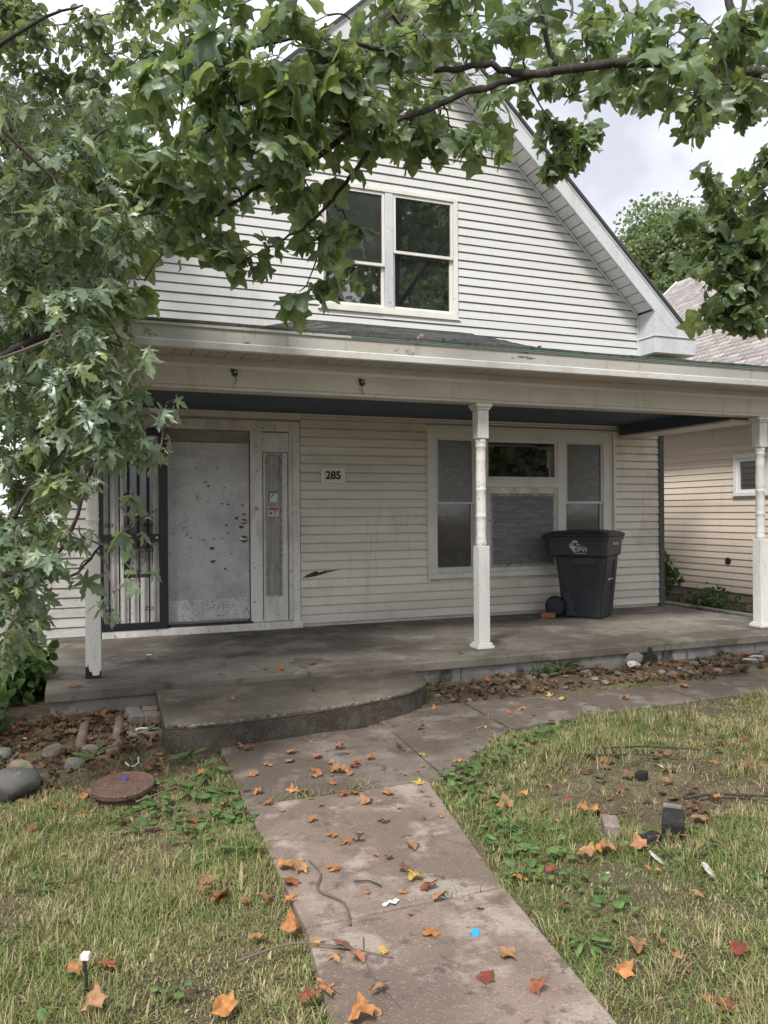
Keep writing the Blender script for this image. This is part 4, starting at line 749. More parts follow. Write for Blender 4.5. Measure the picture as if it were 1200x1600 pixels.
MAPLE_CLUSTERS=[(-0.24,-4.21,3.17,0.17,21,0.12),(-0.32,-2.99,3.64,0.21,27,0.12),(-0.05,-4.41,3.11,0.17,21,0.12),(-0.11,-3.33,3.6,0.2,27,0.12),(0.09,-4.22,3.26,0.17,21,0.12),(0.1,-3.66,3.49,0.2,27,0.12),(-0.23,-4.48,2.82,0.16,21,0.12),(-0.34,-3.39,3.23,0.2,27,0.12),(-0.04,-4.87,2.77,0.15,21,0.12),(-0.15,-3.06,3.41,0.21,27,0.12),(0.08,-4.21,3.01,0.17,21,0.12),(0.03,-3.39,3.25,0.2,27,0.12),(0.21,-4.83,2.74,0.12,18,0.12),(-0.23,-4.21,2.67,0.17,21,0.12),(-0.3,-3.37,2.92,0.2,27,0.12),(-0.08,-4.37,2.66,0.17,21,0.12),(-0.13,-3.09,3.04,0.21,27,0.12),(0.06,-4.16,2.79,0.18,21,0.12),(0.01,-3.33,2.96,0.21,27,0.12),(0.22,-4.43,2.66,0.11,15,0.12),(-0.26,-4.27,2.44,0.17,21,0.12),(-0.32,-3.03,2.73,0.21,27,0.12),(-0.06,-4.32,2.46,0.17,21,0.12),(-0.07,-3.36,2.74,0.2,27,0.12),(0.06,-4.86,2.34,0.15,21,0.12),(0.04,-3.39,2.75,0.2,27,0.12),(0.17,-4.8,2.35,0.1,15,0.12),(-0.26,-4.03,2.33,0.18,21,0.12),(-0.33,-2.97,2.52,0.21,27,0.12),(-0.04,-4.89,2.12,0.15,21,0.12),(-0.16,-3.27,2.44,0.21,27,0.12),(0.05,-4.9,2.16,0.13,19,0.12),(0.06,-3.52,2.4,0.18,25,0.12),(0.17,-4.28,2.29,0.1,14,0.12),(-0.25,-4.29,2.05,0.17,21,0.12),(-0.3,-2.99,2.21,0.21,27,0.12),(-0.04,-4.64,1.98,0.16,21,0.12),(-0.1,-3.23,2.27,0.21,27,0.12),(0.06,-4.92,1.93,0.13,19,0.12),(0.05,-3.57,2.19,0.18,25,0.12),(0.2,-4.45,2.06,0.09,13,0.12),(-0.27,-4.27,1.84,0.17,21,0.12),(-0.34,-3.58,1.95,0.19,27,0.12),(-0.09,-4.09,1.85,0.18,21,0.12),(-0.07,-3.65,1.97,0.19,27,0.12),(0.03,-4.84,1.76,0.15,21,0.12),(0.06,-3.32,1.97,0.21,27,0.12),(0.18,-4.88,1.79,0.11,16,0.12),(0.33,-4.19,1.9,0.07,11,0.12),(-0.29,-4.07,1.62,0.17,21,0.12),(-0.33,-3.41,1.69,0.2,27,0.12),(-0.1,-4.09,1.63,0.18,21,0.12),(-0.09,-3.58,1.76,0.2,27,0.12),(0.07,-4.28,1.68,0.14,18,0.12),(0.19,-4.95,1.61,0.05,10,0.12),(0.37,-4.21,1.68,0.04,8,0.12),(-0.29,-3.94,1.48,0.18,21,0.12),(-0.32,-2.99,1.46,0.21,27,0.12),(-0.12,-4.02,1.42,0.18,21,0.12),(-0.13,-3.23,1.44,0.21,27,0.12),(0.05,-4.84,1.45,0.08,14,0.12),(-0.25,-4.4,1.24,0.16,21,0.12),(-0.32,-3.37,1.19,0.2,27,0.12),(-0.15,-4.2,1.27,0.14,18,0.12),(0.03,-4.73,1.24,0.05,9,0.12),(-0.25,-4.64,1.07,0.14,19,0.12),(-0.34,-3.36,0.94,0.18,25,0.12),(-0.15,-4.69,1.03,0.08,13,0.12),(-0.29,-4.61,0.91,0.1,16,0.12),(-0.21,-4.12,0.8,0.07,11,0.12),(-0.31,-4.36,0.72,0.1,14,0.12),(-0.19,-4.21,0.71,0.08,12,0.12),(-0.21,-2.91,3.19,0.18,16,0.12),(-0.14,-3.22,3.78,0.17,16,0.12),(0.14,-2.99,2.61,0.19,16,0.12),(-0.44,-2.65,3.62,0.19,16,0.12),(0.26,-2.56,3.31,0.2,16,0.12),(-0.08,-2.74,3.9,0.19,16,0.12),(-0.02,-2.67,2.97,0.19,16,0.12),(-0.54,-2.4,3.37,0.2,16,0.12),(-0.4,-2.99,4.04,0.18,16,0.12),(-0.28,-2.92,3.24,0.18,16,0.12),(0.02,-3.01,3.82,0.18,16,0.12),(0.05,-2.5,3.16,0.2,16,0.12),(0.27,-3.12,3.63,0.18,16,0.12),(-0.07,-2.96,3.01,0.18,16,0.12),(0.21,-2.98,3.81,0.19,16,0.12),(-0.45,-2.61,2.31,0.19,16,0.12),(0.34,-2.82,4.02,0.19,16,0.12),(-0.02,-2.59,4.28,0.2,16,0.12),(0.24,-2.59,4.25,0.2,16,0.12),(0.14,-2.89,2.92,0.19,16,0.12),(-0.31,-2.77,4.12,0.19,16,0.12),(0.22,-2.98,3.78,0.19,16,0.12),(-0.32,-2.35,2.81,0.2,16,0.12),(0.23,-3.03,3.59,0.19,16,0.12),(-0.57,-2.35,3.17,0.2,16,0.12),(0.2,-3.01,4.07,0.19,16,0.12),(-0.5,-2.32,3.44,0.2,16,0.12),(-0.32,-2.36,2.44,0.2,16,0.12),(0.19,-2.59,3.96,0.2,16,0.12),(0.24,-3.38,1.98,0.17,16,0.12),(-0.54,-2.65,3.62,0.19,16,0.12),(-0.17,-2.69,4.11,0.19,16,0.12),(0.04,-2.88,2.85,0.19,16,0.12),(-0.06,-3.22,2.63,0.18,16,0.12),(-0.15,-3.15,3.81,0.18,16,0.12),(0.12,-3.06,3.48,0.18,16,0.12),(-0.29,-3.09,2.86,0.18,16,0.12),(0.03,-2.49,4.29,0.2,16,0.12),(-0.41,-2.67,2.56,0.19,16,0.12),(-0.17,-2.93,3.54,0.18,16,0.12),(0.12,-2.89,3.1,0.19,16,0.12),(-0.31,-3.03,2.79,0.18,16,0.12),(-0.12,-2.78,2.82,0.19,16,0.12),(-0.03,-3.12,2.91,0.18,16,0.12),(0.3,-2.79,2.78,0.19,16,0.12),(0.29,-3.13,3.2,0.18,16,0.12),(-0.27,-2.94,3.49,0.18,16,0.12),(-0.26,-2.78,3.79,0.19,16,0.12),(-0.29,-2.62,3.49,0.19,16,0.12),(-0.28,-2.5,2.38,0.2,16,0.12),(-0.25,-3.05,2.35,0.18,16,0.12),(-0.43,-3.1,1.99,0.18,16,0.12),(-0.5,-3.1,2.25,0.17,16,0.12),(0.03,-3.12,2.95,0.18,16,0.12),(-0.33,-2.83,2.09,0.18,16,0.12),(-0.34,-2.54,3.34,0.19,16,0.12),(0.3,-4.81,2.11,0.03,3,0.13),(0.41,-4.85,1.72,0.03,3,0.13),(0.43,-4.86,1.82,0.03,3,0.13),(0.27,-4.8,1.23,0.03,3,0.13),(0.19,-4.76,0.89,0.03,3,0.13),(0.28,-4.8,0.98,0.03,3,0.13),(0.34,-4.82,2.05,0.03,3,0.13),(0.39,-4.85,1.57,0.03,3,0.13),(0.21,-4.77,1.34,0.03,3,0.13),(0.02,-4.7,0.98,0.03,3,0.13),(-1.99,-5,5.15,0.36,24,0.12),(-2.4,-5.07,1.22,0.36,24,0.12),(-0.51,-4.2,4.89,0.36,24,0.12),(-1.43,-2.96,2.92,0.36,24,0.12),(-1.87,-3.63,1.2,0.36,24,0.12),(-1.84,-3.45,4.06,0.36,24,0.12),(-1.57,-3.05,3.36,0.36,24,0.12),(-1.07,-4.3,1.63,0.36,24,0.12),(-1.79,-4.72,1.34,0.36,24,0.12),(-2,-4.91,3.48,0.36,24,0.12),(-1.05,-3.46,5.62,0.36,24,0.12),(-1.93,-3.66,5.65,0.36,24,0.12),(-1.77,-3.1,1.71,0.36,24,0.12),(-0.67,-3.17,6.1,0.36,24,0.12),(-0.86,-3.57,3.38,0.36,24,0.12),(-1.09,-3.18,4.08,0.36,24,0.12),(-1.29,-3.07,2.62,0.36,24,0.12),(-1.9,-5.12,5.59,0.36,24,0.12),(-1.28,-3.65,2.39,0.36,24,0.12),(-2.21,-4.1,5.59,0.36,24,0.12),(-1.86,-4.23,3.29,0.36,24,0.12),(-0.83,-4.91,5.53,0.36,24,0.12),(-2.58,-3.59,5.02,0.36,24,0.12),(-1.61,-3.49,2.6,0.36,24,0.12),(-2.3,-4.37,2.53,0.36,24,0.12),(-1.09,-3.9,4.5,0.36,24,0.12),(-0.55,-3.42,5.16,0.36,24,0.12),(-1.87,-4.03,4.98,0.36,24,0.12),(-0.95,-3.13,4.91,0.36,24,0.12),(-1.2,-4.62,4.31,0.36,24,0.12),(-2.21,-3.71,2.08,0.36,24,0.12),(-2.56,-3,5.55,0.36,24,0.12),(-1.96,-5.1,5.29,0.36,24,0.12),(-0.98,-4.84,5.29,0.36,24,0.12),(-0.84,-3.88,2.57,0.36,24,0.12),(-2.48,-5.05,3.41,0.36,24,0.12),(-1.08,-3.73,2.32,0.36,24,0.12),(-0.92,-5.05,4.27,0.36,24,0.12),(-2.23,-5.19,2.17,0.36,24,0.12),(-0.93,-4.69,1.27,0.36,24,0.12),(-1.59,-4.4,4.07,0.36,24,0.12),(-1.39,-3.57,5.78,0.36,24,0.12),(-1.89,-3.74,1.79,0.36,24,0.12),(-2.07,-4.98,5.51,0.36,24,0.12),(-1.89,-3.57,5.59,0.36,24,0.12),(-1.79,-4.72,2.44,0.36,24,0.12),(-1.57,-4.31,1.55,0.36,24,0.12),(-0.81,-3.73,5.56,0.36,24,0.12),(-0.82,-3.53,5.32,0.36,24,0.12),(-1.12,-4.22,5.29,0.36,24,0.12),(-0.67,-4.95,1.92,0.36,24,0.12),(-2.24,-4.15,5.52,0.36,24,0.12),(-1.49,-3.23,3.03,0.36,24,0.12),(-1.41,-4.63,4.4,0.36,24,0.12),(-2.03,-5.18,3.19,0.36,24,0.12),(-1.42,-3.17,2.63,0.36,24,0.12),(-0.65,-3.33,1.99,0.36,24,0.12),(-0.96,-3.05,6.01,0.36,24,0.12),(-1.15,-4.3,3.92,0.36,24,0.12),(-1.23,-3.79,2.15,0.36,24,0.12),(-0.74,-3.96,1.56,0.36,24,0.12),(-1.96,-5.01,3.5,0.36,24,0.12),(-2.4,-3.98,2.59,0.36,24,0.12),(-0.86,-3.43,2.14,0.36,24,0.12),(-0.9,-3.86,2.55,0.36,24,0.12),(-0.69,-5.19,3.19,0.36,24,0.12),(-1.34,-4.83,3.66,0.36,24,0.12),(-0.74,-4.41,4.74,0.36,24,0.12),(-2.2,-2.96,6.02,0.36,24,0.12),(-2.25,-3.44,2.87,0.36,24,0.12),(-2.53,-4.71,4.84,0.36,24,0.12),(-1.62,-3.98,1.84,0.36,24,0.12),(-2.24,-4.36,3.77,0.36,24,0.12),(-0.88,-4.17,2.84,0.36,24,0.12),(-0.68,-3.61,4.98,0.36,24,0.12),(-0.91,-4.09,2.5,0.36,24,0.12),(-2.36,-3.69,4.94,0.36,24,0.12),(-0.71,-3.09,3.72,0.36,24,0.12),(-1.57,-2.98,1.63,0.36,24,0.12),(-1.81,-3.95,4.21,0.36,24,0.12),(-1.32,-4.84,3.74,0.36,24,0.12),(-2.23,-4.32,2.1,0.36,24,0.12),(-1.93,-3.76,3.19,0.36,24,0.12),(-2.25,-4.12,4.55,0.36,24,0.12),(-1.97,-4.57,3.38,0.36,24,0.12),(-1.14,-5.12,4.56,0.36,24,0.12),(-2.48,-3.15,2.16,0.36,24,0.12),(-0.87,-5.12,3.67,0.36,24,0.12),(-2.06,-3.42,5.06,0.36,24,0.12),(-2.33,-5.08,4.85,0.36,24,0.12),(-1.72,-4.34,2.94,0.36,24,0.12),(-1.83,-3.87,3.14,0.36,24,0.12),(-2.33,-4.12,6.14,0.36,24,0.12),(-0.99,-3.55,5.84,0.36,24,0.12)]
LIMB_MAIN=([(5.44,-6.06,3.65),(4.22,-5.8,3.59),(3.41,-5.7,3.57),(3.28,-5.65,3.59),(2.94,-5.51,3.63),(2.77,-5.39,3.67),(2.41,-5.2,3.65),(2.27,-5.04,3.7),(2.14,-4.99,3.75),(1.97,-4.92,3.72),(1.75,-4.89,3.74),(1.47,-4.95,3.73),(1.16,-5.04,3.66),(0.9,-5.05,3.57),(0.7,-4.97,3.51)],0.03,0.006)
LIMB_UPPER=([(2.41,-5.2,3.65),(2.31,-5.06,3.67),(2.1,-4.97,3.62),(1.9,-4.9,3.53),(1.7,-4.92,3.41),(1.55,-4.92,3.36),(1.35,-4.9,3.32),(1.13,-4.92,3.32),(0.95,-4.96,3.28),(0.8,-4.95,3.32),(0.66,-4.84,3.22),(0.55,-4.69,3.13)],0.02,0.006)
LIMB_DROOP=([(1.41,-4.9,3.34),(1.23,-4.8,3.18),(1.08,-4.74,3.08),(0.89,-4.66,3),(0.74,-4.55,2.9),(0.58,-4.49,2.79),(0.45,-4.44,2.68),(0.37,-4.41,2.55)],0.017,0.004)
LIMB_WINDOW=([(1.55,-4.92,3.36),(1.44,-4.82,3.15),(1.33,-4.73,3),(1.2,-4.68,2.86),(1.07,-4.63,2.77),(0.85,-4.59,2.64)],0.014,0.004)
LIMB_RISE=([(3.22,-5.62,3.61),(3.18,-5.71,3.74),(3.15,-5.7,3.9),(3.16,-5.6,4.23),(3.11,-5.48,4.71)],0.03,0.01)
LIMB_TWIG=([(2.43,-5.21,3.67),(2.4,-5.14,3.89),(2.41,-5.1,4.1),(2.36,-5.08,4.38)],0.016,0.006)
LIMB_LOW=([(6.62,-5.44,2.87),(5.18,-5.1,2.89),(4.41,-4.91,2.96),(4.14,-4.8,2.99),(4.02,-4.75,3.09),(3.89,-4.7,3.14)],0.05,0.008)
LIMB_LOW_UP=([(4.12,-4.79,3),(4.08,-4.78,3.18),(4.05,-4.77,3.33)],0.014,0.005)
LIMB_LOW_DOWN=([(4.21,-4.83,2.98),(4.09,-4.78,2.85),(3.94,-4.78,2.66),(3.82,-4.78,2.63)],0.012,0.004)
TULIP_BASE=(5.90,-5.80)
MAPLE_A=([(-1.19,-3.8,1.66),(-0.68,-4,2),(-0.26,-4.16,2.2),(-0,-4.26,2.27),(0.24,-4.57,2.16)],0.03,0.006)
MAPLE_B=([(-1.19,-3.8,0.97),(-0.75,-3.97,1.11),(-0.43,-4.1,0.97),(-0.17,-4.31,1.04),(-0.01,-4.47,1.21),(0.11,-4.63,1.56),(0.36,-4.78,1.78)],0.022,0.004)
MAPLE_C=([(-1.21,-3.69,2.37),(-0.69,-3.89,2.79),(-0.29,-4.04,3.06),(-0.03,-4.15,3.24),(0.2,-4.13,3.46)],0.03,0.006)
MAPLE_D=([(-0.43,-4.1,0.97),(-0.23,-4.28,1.38),(-0.04,-4.36,1.64),(0.09,-4.51,1.9)],0.014,0.004)
MAPLE_E=([(-0.17,-4.31,1.04),(-0.01,-4.47,0.98),(0.11,-4.63,1.11),(0.25,-4.74,1.23),(0.39,-4.79,1.32)],0.009,0.003)
MAPLE_BASE=(-1.19,-3.80)
PATH_LEAVES=[(0.98,-3.72,'o'),(1.05,-3.78,'o'),(1.49,-4.0,'o'),(1.58,-3.98,'o'),(1.59,-4.09,'o'),(1.69,-4.26,'o'),(1.92,-4.17,'o'),(2.34,-3.56,'o'),(2.25,-3.77,'o'),(2.62,-3.9,'y'),(2.67,-3.91,'y'),(2.02,-4.3,'y'),(1.93,-4.51,'o'),(1.86,-4.59,'r'),(1.77,-4.62,'o'),(1.79,-4.77,'y'),(1.34,-4.61,'o'),(1.46,-4.45,'o'),(1.29,-4.43,'o'),(1.15,-4.69,'t'),(1.17,-4.78,'o'),(1.1,-4.63,'o'),(0.92,-4.6,'o'),(0.93,-4.77,'o'),(1.4,-4.8,'o'),(1.58,-4.89,'o'),(1.54,-5.08,'t'),(1.6,-5.27,'r'),(1.4,-5.23,'o'),(1.08,-5.08,'o'),(1.24,-5.32,'t'),(1.22,-5.4,'o'),(1.15,-5.39,'o'),(2.16,-4.5,'o'),(2.58,-3.27,'o'),(1.02,-5.62,'o'),(0.88,-5.58,'t'),(0.9,-5.61,'y'),(0.84,-5.54,'o'),(0.81,-5.69,'r'),(0.79,-5.81,'o'),(1.08,-5.88,'o'),(1.29,-5.76,'o'),(1.3,-5.84,'y'),(1.22,-5.92,'o'),(1.34,-5.93,'r'),(1.33,-6.04,'b'),(1.17,-6.11,'o'),(1.43,-6.17,'t'),(0.79,-6.17,'Y'),(0.87,-6.22,'b'),(0.82,-6.29,'t'),(0.89,-6.33,'b'),(0.99,-6.31,'y'),(1.37,-6.49,'O'),(0.88,-6.51,'t'),(0.67,-6.46,'R'),(0.73,-6.47,'b'),(0.84,-6.61,'T'),(0.79,-6.62,'b'),(1.36,-6.7,'R'),(1.33,-5.94,'r'),(3.18,-3.55,'o'),(3.04,-3.6,'o'),(3.17,-3.75,'o'),(3.2,-3.35,'o'),(3.63,-3.24,'y'),(3.65,-3.41,'y'),(4.13,-3.56,'o'),(4.86,-3.41,'o')]
STEP_LEAVES=[(1.07,-3.07,'o'),(1.69,-3.03,'o'),(1.47,-2.36,'o'),(1.6,-2.36,'o'),(1.91,-2.27,'o'),(0.89,-3.08,'o')]
LAWN_LEAVES=[(0.7,-4.69,'y'),(0.54,-4.9,'r'),(0.49,-5.55,'o'),(0.53,-5.7,'o'),(0.63,-5.73,'o'),(0.7,-5.76,'o'),(0.76,-5.33,'o'),(0.6,-6.02,'o'),(0.74,-6.01,'o'),(0.42,-6.4,'o'),(1.53,-6.29,'y'),(1.55,-6.38,'r'),(1.52,-6.44,'y'),(1.59,-5.8,'o'),(1.7,-5.99,'o'),(1.73,-6.29,'r'),(1.84,-5.76,'o'),(1.86,-6.01,'r'),(2.19,-5.53,'o'),(2.42,-5.3,'r'),(2.43,-5.42,'o'),(2.46,-5.47,'o'),(2.29,-5.08,'y'),(2.57,-5.04,'y'),(2.56,-4.94,'o'),(2.62,-5.48,'o'),(2.38,-5.9,'o'),(2.29,-6.38,'O'),(1.79,-6.63,'O'),(1.89,-6.61,'t'),(1.88,-6.78,'R'),(1.89,-6.71,'o'),(1.68,-6.71,'o'),(2.12,-6.74,'r'),(1.83,-6.91,'b'),(1.86,-6.95,'r'),(1.87,-6.98,'y'),(2.88,-5.73,'O'),(2.67,-5.86,'o'),(2.66,-5.98,'t'),(2.56,-5.79,'o'),(3.15,-5.58,'o'),(3.7,-4.83,'o'),(3.72,-4.4,'o'),(-0.01,-5.37,'o'),(0.02,-5.58,'o'),(0.54,-4.88,'r'),(-0.04,-5.01,'o'),(-0.19,-4.62,'o'),(0.11,-6.04,'R'),(0.05,-6.3,'O'),(-0.0,-6.04,'o'),(0.42,-6.4,'o'),(0.5,-5.54,'o'),(0.54,-5.71,'r'),(0.62,-5.74,'o')]
BED_LEAVES=[(0.16,-3.87,'r'),(0.27,-3.87,'o'),(0.45,-3.99,'r'),(0.51,-3.72,'o'),(0.42,-3.89,'r'),(0.48,-2.5,'r'),(0.6,-4.15,'o'),(0.68,-4.2,'o'),(0.53,-4.37,'o'),(0.04,-4.46,'o'),(-0.0,-4.09,'o'),(0.51,-2.09,'o'),(0.49,-1.9,'o'),(0.56,-1.93,'o'),(0.58,-2.12,'o'),(0.37,-3.02,'o'),(0.17,-2.74,'o'),(0.22,-2.69,'o'),(0.15,-2.59,'o'),(0.51,-3.62,'o'),(0.47,-3.49,'o'),(0.5,-3.92,'o')]

TB = TULIP_BASE
tt = empty('tulip_tree', (TB[0], TB[1], -.25), 'broad-leaved tree with dark limbs reaching in from the right over the gable', 'tree')
inv = Matrix.Translation((-TB[0], -TB[1], .25))
def reparent_world(root):                             # parts are given in world space
    for o in root.children: o.matrix_parent_inverse = Matrix.Translation(-root.location)
trunk = smooth_path([(TB[0], TB[1], -.35), (TB[0]+.03, TB[1]+.02, .6), (TB[0]-.02, TB[1], 1.8), (TB[0]-.1, TB[1]+.1, 3.0), (TB[0]-.05, TB[1]+.15, 4.6), (TB[0]+.1, TB[1]+.1, 7.5)])
MB().tube(trunk, .24, .09, 14).build('trunk', M['bark'], tt, smooth=True)
def join_trunk(limb):
    p, r0, r1 = limb; q = list(p); q.insert(0, (TB[0]-.05, TB[1]+.1, max(2.4, q[0][2]-.5))); return q, r0*1.25, r1
upper = [([(TB[0]-.05,TB[1]+.15,4.6),(4.2,-5.4,5.6),(2.6,-5.0,6.2),(1.0,-5.2,6.6)],.07,.02), ([(TB[0],TB[1]+.1,5.2),(6.8,-5,6.6),(8,-4.4,7.4)],.05,.02), ([(TB[0],TB[1]+.1,4.2),(4.8,-6.8,5.6),(3.2,-7.6,6.6)],.05,.02)]
make_tree(tt, [join_trunk(LIMB_MAIN), LIMB_UPPER, LIMB_DROOP, LIMB_WINDOW, LIMB_RISE, LIMB_TWIG, join_trunk(LIMB_LOW), LIMB_LOW_UP, LIMB_LOW_DOWN]+upper, TULIP_CLUSTERS, TT, M['tulip_leaf'], 21, 300, .55, M['bark'], M['bark'])
reparent_world(tt)
ut = empty('slender_tree', (-1.6, -1.4, -.25), 'airy tree with small rounded leaves against white sky at upper left', 'tree')
ul = [([(-1.6,-1.4,-.3),(-1.55,-1.45,2),(-1.4,-1.6,4),(-1.2,-1.9,5.5)],.10,.04), ([(-1.4,-1.6,4.0),(-1.0,-2.0,5.0),(-.5,-2.2,5.7),(.1,-2.6,6.1)],.035,.008), ([(-1.4,-1.6,3.6),(-.9,-2.1,4.4),(-.3,-2.4,4.9),(.1,-2.5,5.1)],.03,.006)]
make_tree(ut, ul, UPPER_CLUSTERS, OT, M['upper_leaf'], 22, 200, .3, M['bark'], M['twig'])
reparent_world(ut)
MBs = MAPLE_BASE
mt = empty('silver_maple', (MBs[0], MBs[1], -.25), 'silver maple with deeply cut leaves hanging over the left side of the porch', 'tree')
stems = [([(MBs[0],MBs[1],-.35),(MBs[0]-.05,MBs[1],.8),(MBs[0]+.02,MBs[1]-.02,2.0),(MBs[0]-.1,MBs[1]+.1,4.0),(MBs[0],MBs[1]+.1,6.0)],.09,.03)]
make_tree(mt, stems+[MAPLE_A, MAPLE_B, MAPLE_C, MAPLE_D, MAPLE_E], MAPLE_CLUSTERS, MT, M['maple_leaf'], 23, 300, .5, M['bark'], M['twig'])
reparent_world(mt)

def clump_tree(name, label, loc, crown, radii, n, size, mat, trunk_h, trunk_r, seed, clumps=26, group=None, upward=.3, cat='tree'):
    rs = np.random.default_rng(seed); root = empty(name, loc, label, cat, group)
    c = np.array(crown)-np.array(loc)
    m = MB().tube(smooth_path([(0,0,-.1),(.05,0,trunk_h*.5),(c[0]*.5,c[1]*.5,trunk_h),(c[0],c[1],c[2])]), trunk_r, trunk_r*.3, 8)
    cen = []
    for i in range(clumps):
        d = unit(rs.normal(size=3)); q = c+d*np.array(radii)*rs.uniform(.35, .95); cen.append((q, rs.uniform(.22, .42)*max(radii)))
        m.tube([(c[0]*.7, c[1]*.7, trunk_h), tuple((q+np.array([0,0,c[2]-radii[2]*.5]))/2*np.array([1,1,1])), tuple(q)], trunk_r*.3, trunk_r*.06, 5)
    m.build('trunk', M['bark'], root)
    Vs, Fs, Ts = [], [], []; tv, tf = OT[0]; n0 = 0
    for i in range(n):
        q, rr = cen[rs.integers(len(cen))]; d = rs.normal(size=3); d = d/np.linalg.norm(d)*rr*rs.uniform(.25, 1.05)**.6
        p = q+d*np.array([1, 1, .9]); fr = leaf_frame(unit(rs.normal(size=3)+np.array([0, 0, upward])), unit(rs.normal(size=3)+np.array([0, 0, .6])))
        v = (tv*size*rs.uniform(.6, 1.3))@fr.T+p; Vs.append(v); Fs.append(tf+n0); Ts.append(np.full(len(v), rs.random())); n0 += len(v)
    finish(bpy.data.objects.new('crown', np_mesh('crown', np.concatenate(Vs), np.concatenate(Fs), mat, np.concatenate(Ts))), root, kind='stuff')
    return root
clump_tree('background_tree', 'full green tree rising behind the neighbouring roof', (24.5, 18.2, -.2), (24.6, 18.1, 11.2), (3.4, 3.0, 3.2), 34000, .17, M['far_leaf'], 4, .22, 31, 60)
clump_tree('background_tree', 'tall leafy tree behind the house beyond its left corner', (-3.4, 8.6, -.2), (-3.4, 8.6, 4.0), (2.4, 2.2, 3.2), 5000, .22, M['far_leaf'], 2.5, .2, 32, 26)
clump_tree('street_tree', 'big street tree mirrored in the right half of the upper window', (13, -20, -.2), (13, -20, 9.5), (5.5, 4, 6.5), 5200, .42, M['far_leaf'], 3, .3, 33, 40)
clump_tree('street_tree', 'big street tree mirrored in the front windows under the porch', (20.5, -24, -.2), (20.5, -24, 5.2), (6.5, 4, 4.6), 6500, .42, M['far_leaf'], 3, .3, 34, 36)
clump_tree('shrub', 'pale sunlit shrub beyond the dark house corner at left edge', (-1.9, 1.6, -.2), (-1.9, 1.6, .75), (.9, .7, .9), 2600, .11, M['bright_leaf'], .3, .03, 35, 18, cat='shrub')
clump_tree('shrub', 'dark green leafy shrub against the left end of the porch slab', (-.62, -1.75, -.2), (-.62, -1.75, .05), (.42, .6, .26), 1500, .085, M['shrub_leaf'], .1, .015, 36, 16, cat='shrub')
clump_tree('shrub', 'low tangled green weeds in front of the porch left corner', (-.62, -2.75, -.22), (-.62, -2.75, -.05), (.3, .3, .16), 500, .07, M['shrub_leaf'], .05, .01, 37, 8, cat='shrub')
clump_tree('shrub', 'bushy weeds in the side yard behind the right house corner', (8.45, 1.3, -.2), (8.45, 1.3, .28), (.28, .5, .45), 900, .085, M['shrub_leaf'], .2, .015, 38, 12, cat='shrub')
clump_tree('shrub', 'low weeds along the foundation of the beige house', (8.6, .1, -.2), (8.6, .1, -.08), (.22, .7, .14), 500, .07, M['shrub_leaf'], .05, .01, 39, 10, cat='shrub')

# ================================================================ GRASS
rs = np.random.default_rng(77)
def lawn_density(x, y):
    if y > -2.56: return 0
    if in_poly(x, y, STEP): return 0
    for s in SLABS:
        if in_poly(x, y, s): return 0
    d = 1.
    if x < .9: d *= .06+.94*sm(3.95, 4.7, -y-.25*math.sin(x*4))       # bare littered bed left of the step
    elif y > -3.2: d *= .05                                          # rubble strip before the porch
    q = ((x-3.15)/1.0)**2+((y+5.25)/.55)**2                            # trampled dirt patch in the right lawn
    if x > 1.6: d *= .16+.84*sm(.45, 1.5, q)
    d *= .40+.5*(.5+.5*math.sin(x*2.3+1.1)*math.sin(y*2.9+.4))+.28*math.sin(x*6.1+math.sin(y*4))*math.sin(y*5.3+math.sin(x*3))
    if x > 1.6: d *= .75
    return max(.02, d)
GX, GY, GS = -2.3, -7.7, .025; NGX, NGY = 440, 212
GD = np.array([[lawn_density(GX+GS*i, GY+GS*j) for j in range(NGY)] for i in range(NGX)])
GZ = np.array([[gz(GX+GS*i, GY+GS*j) for j in range(NGY)] for i in range(NGX)])
def lookup(x, y):
    i = np.rint((x-GX)/GS).astype(int); j = np.rint((y-GY)/GS).astype(int); ins = (i >= 0) & (j >= 0) & (i < NGX) & (j < NGY)
    i = np.clip(i, 0, NGX-1); j = np.clip(j, 0, NGY-1)
    return np.where(ins, GD[i, j], .5*((x < -.95) | ((y < -3.9) & ((x < .3) | (x > 2.2))) | ((x > 7.75) & (x < 9.1)))), np.where(ins, GZ[i, j], -.25)
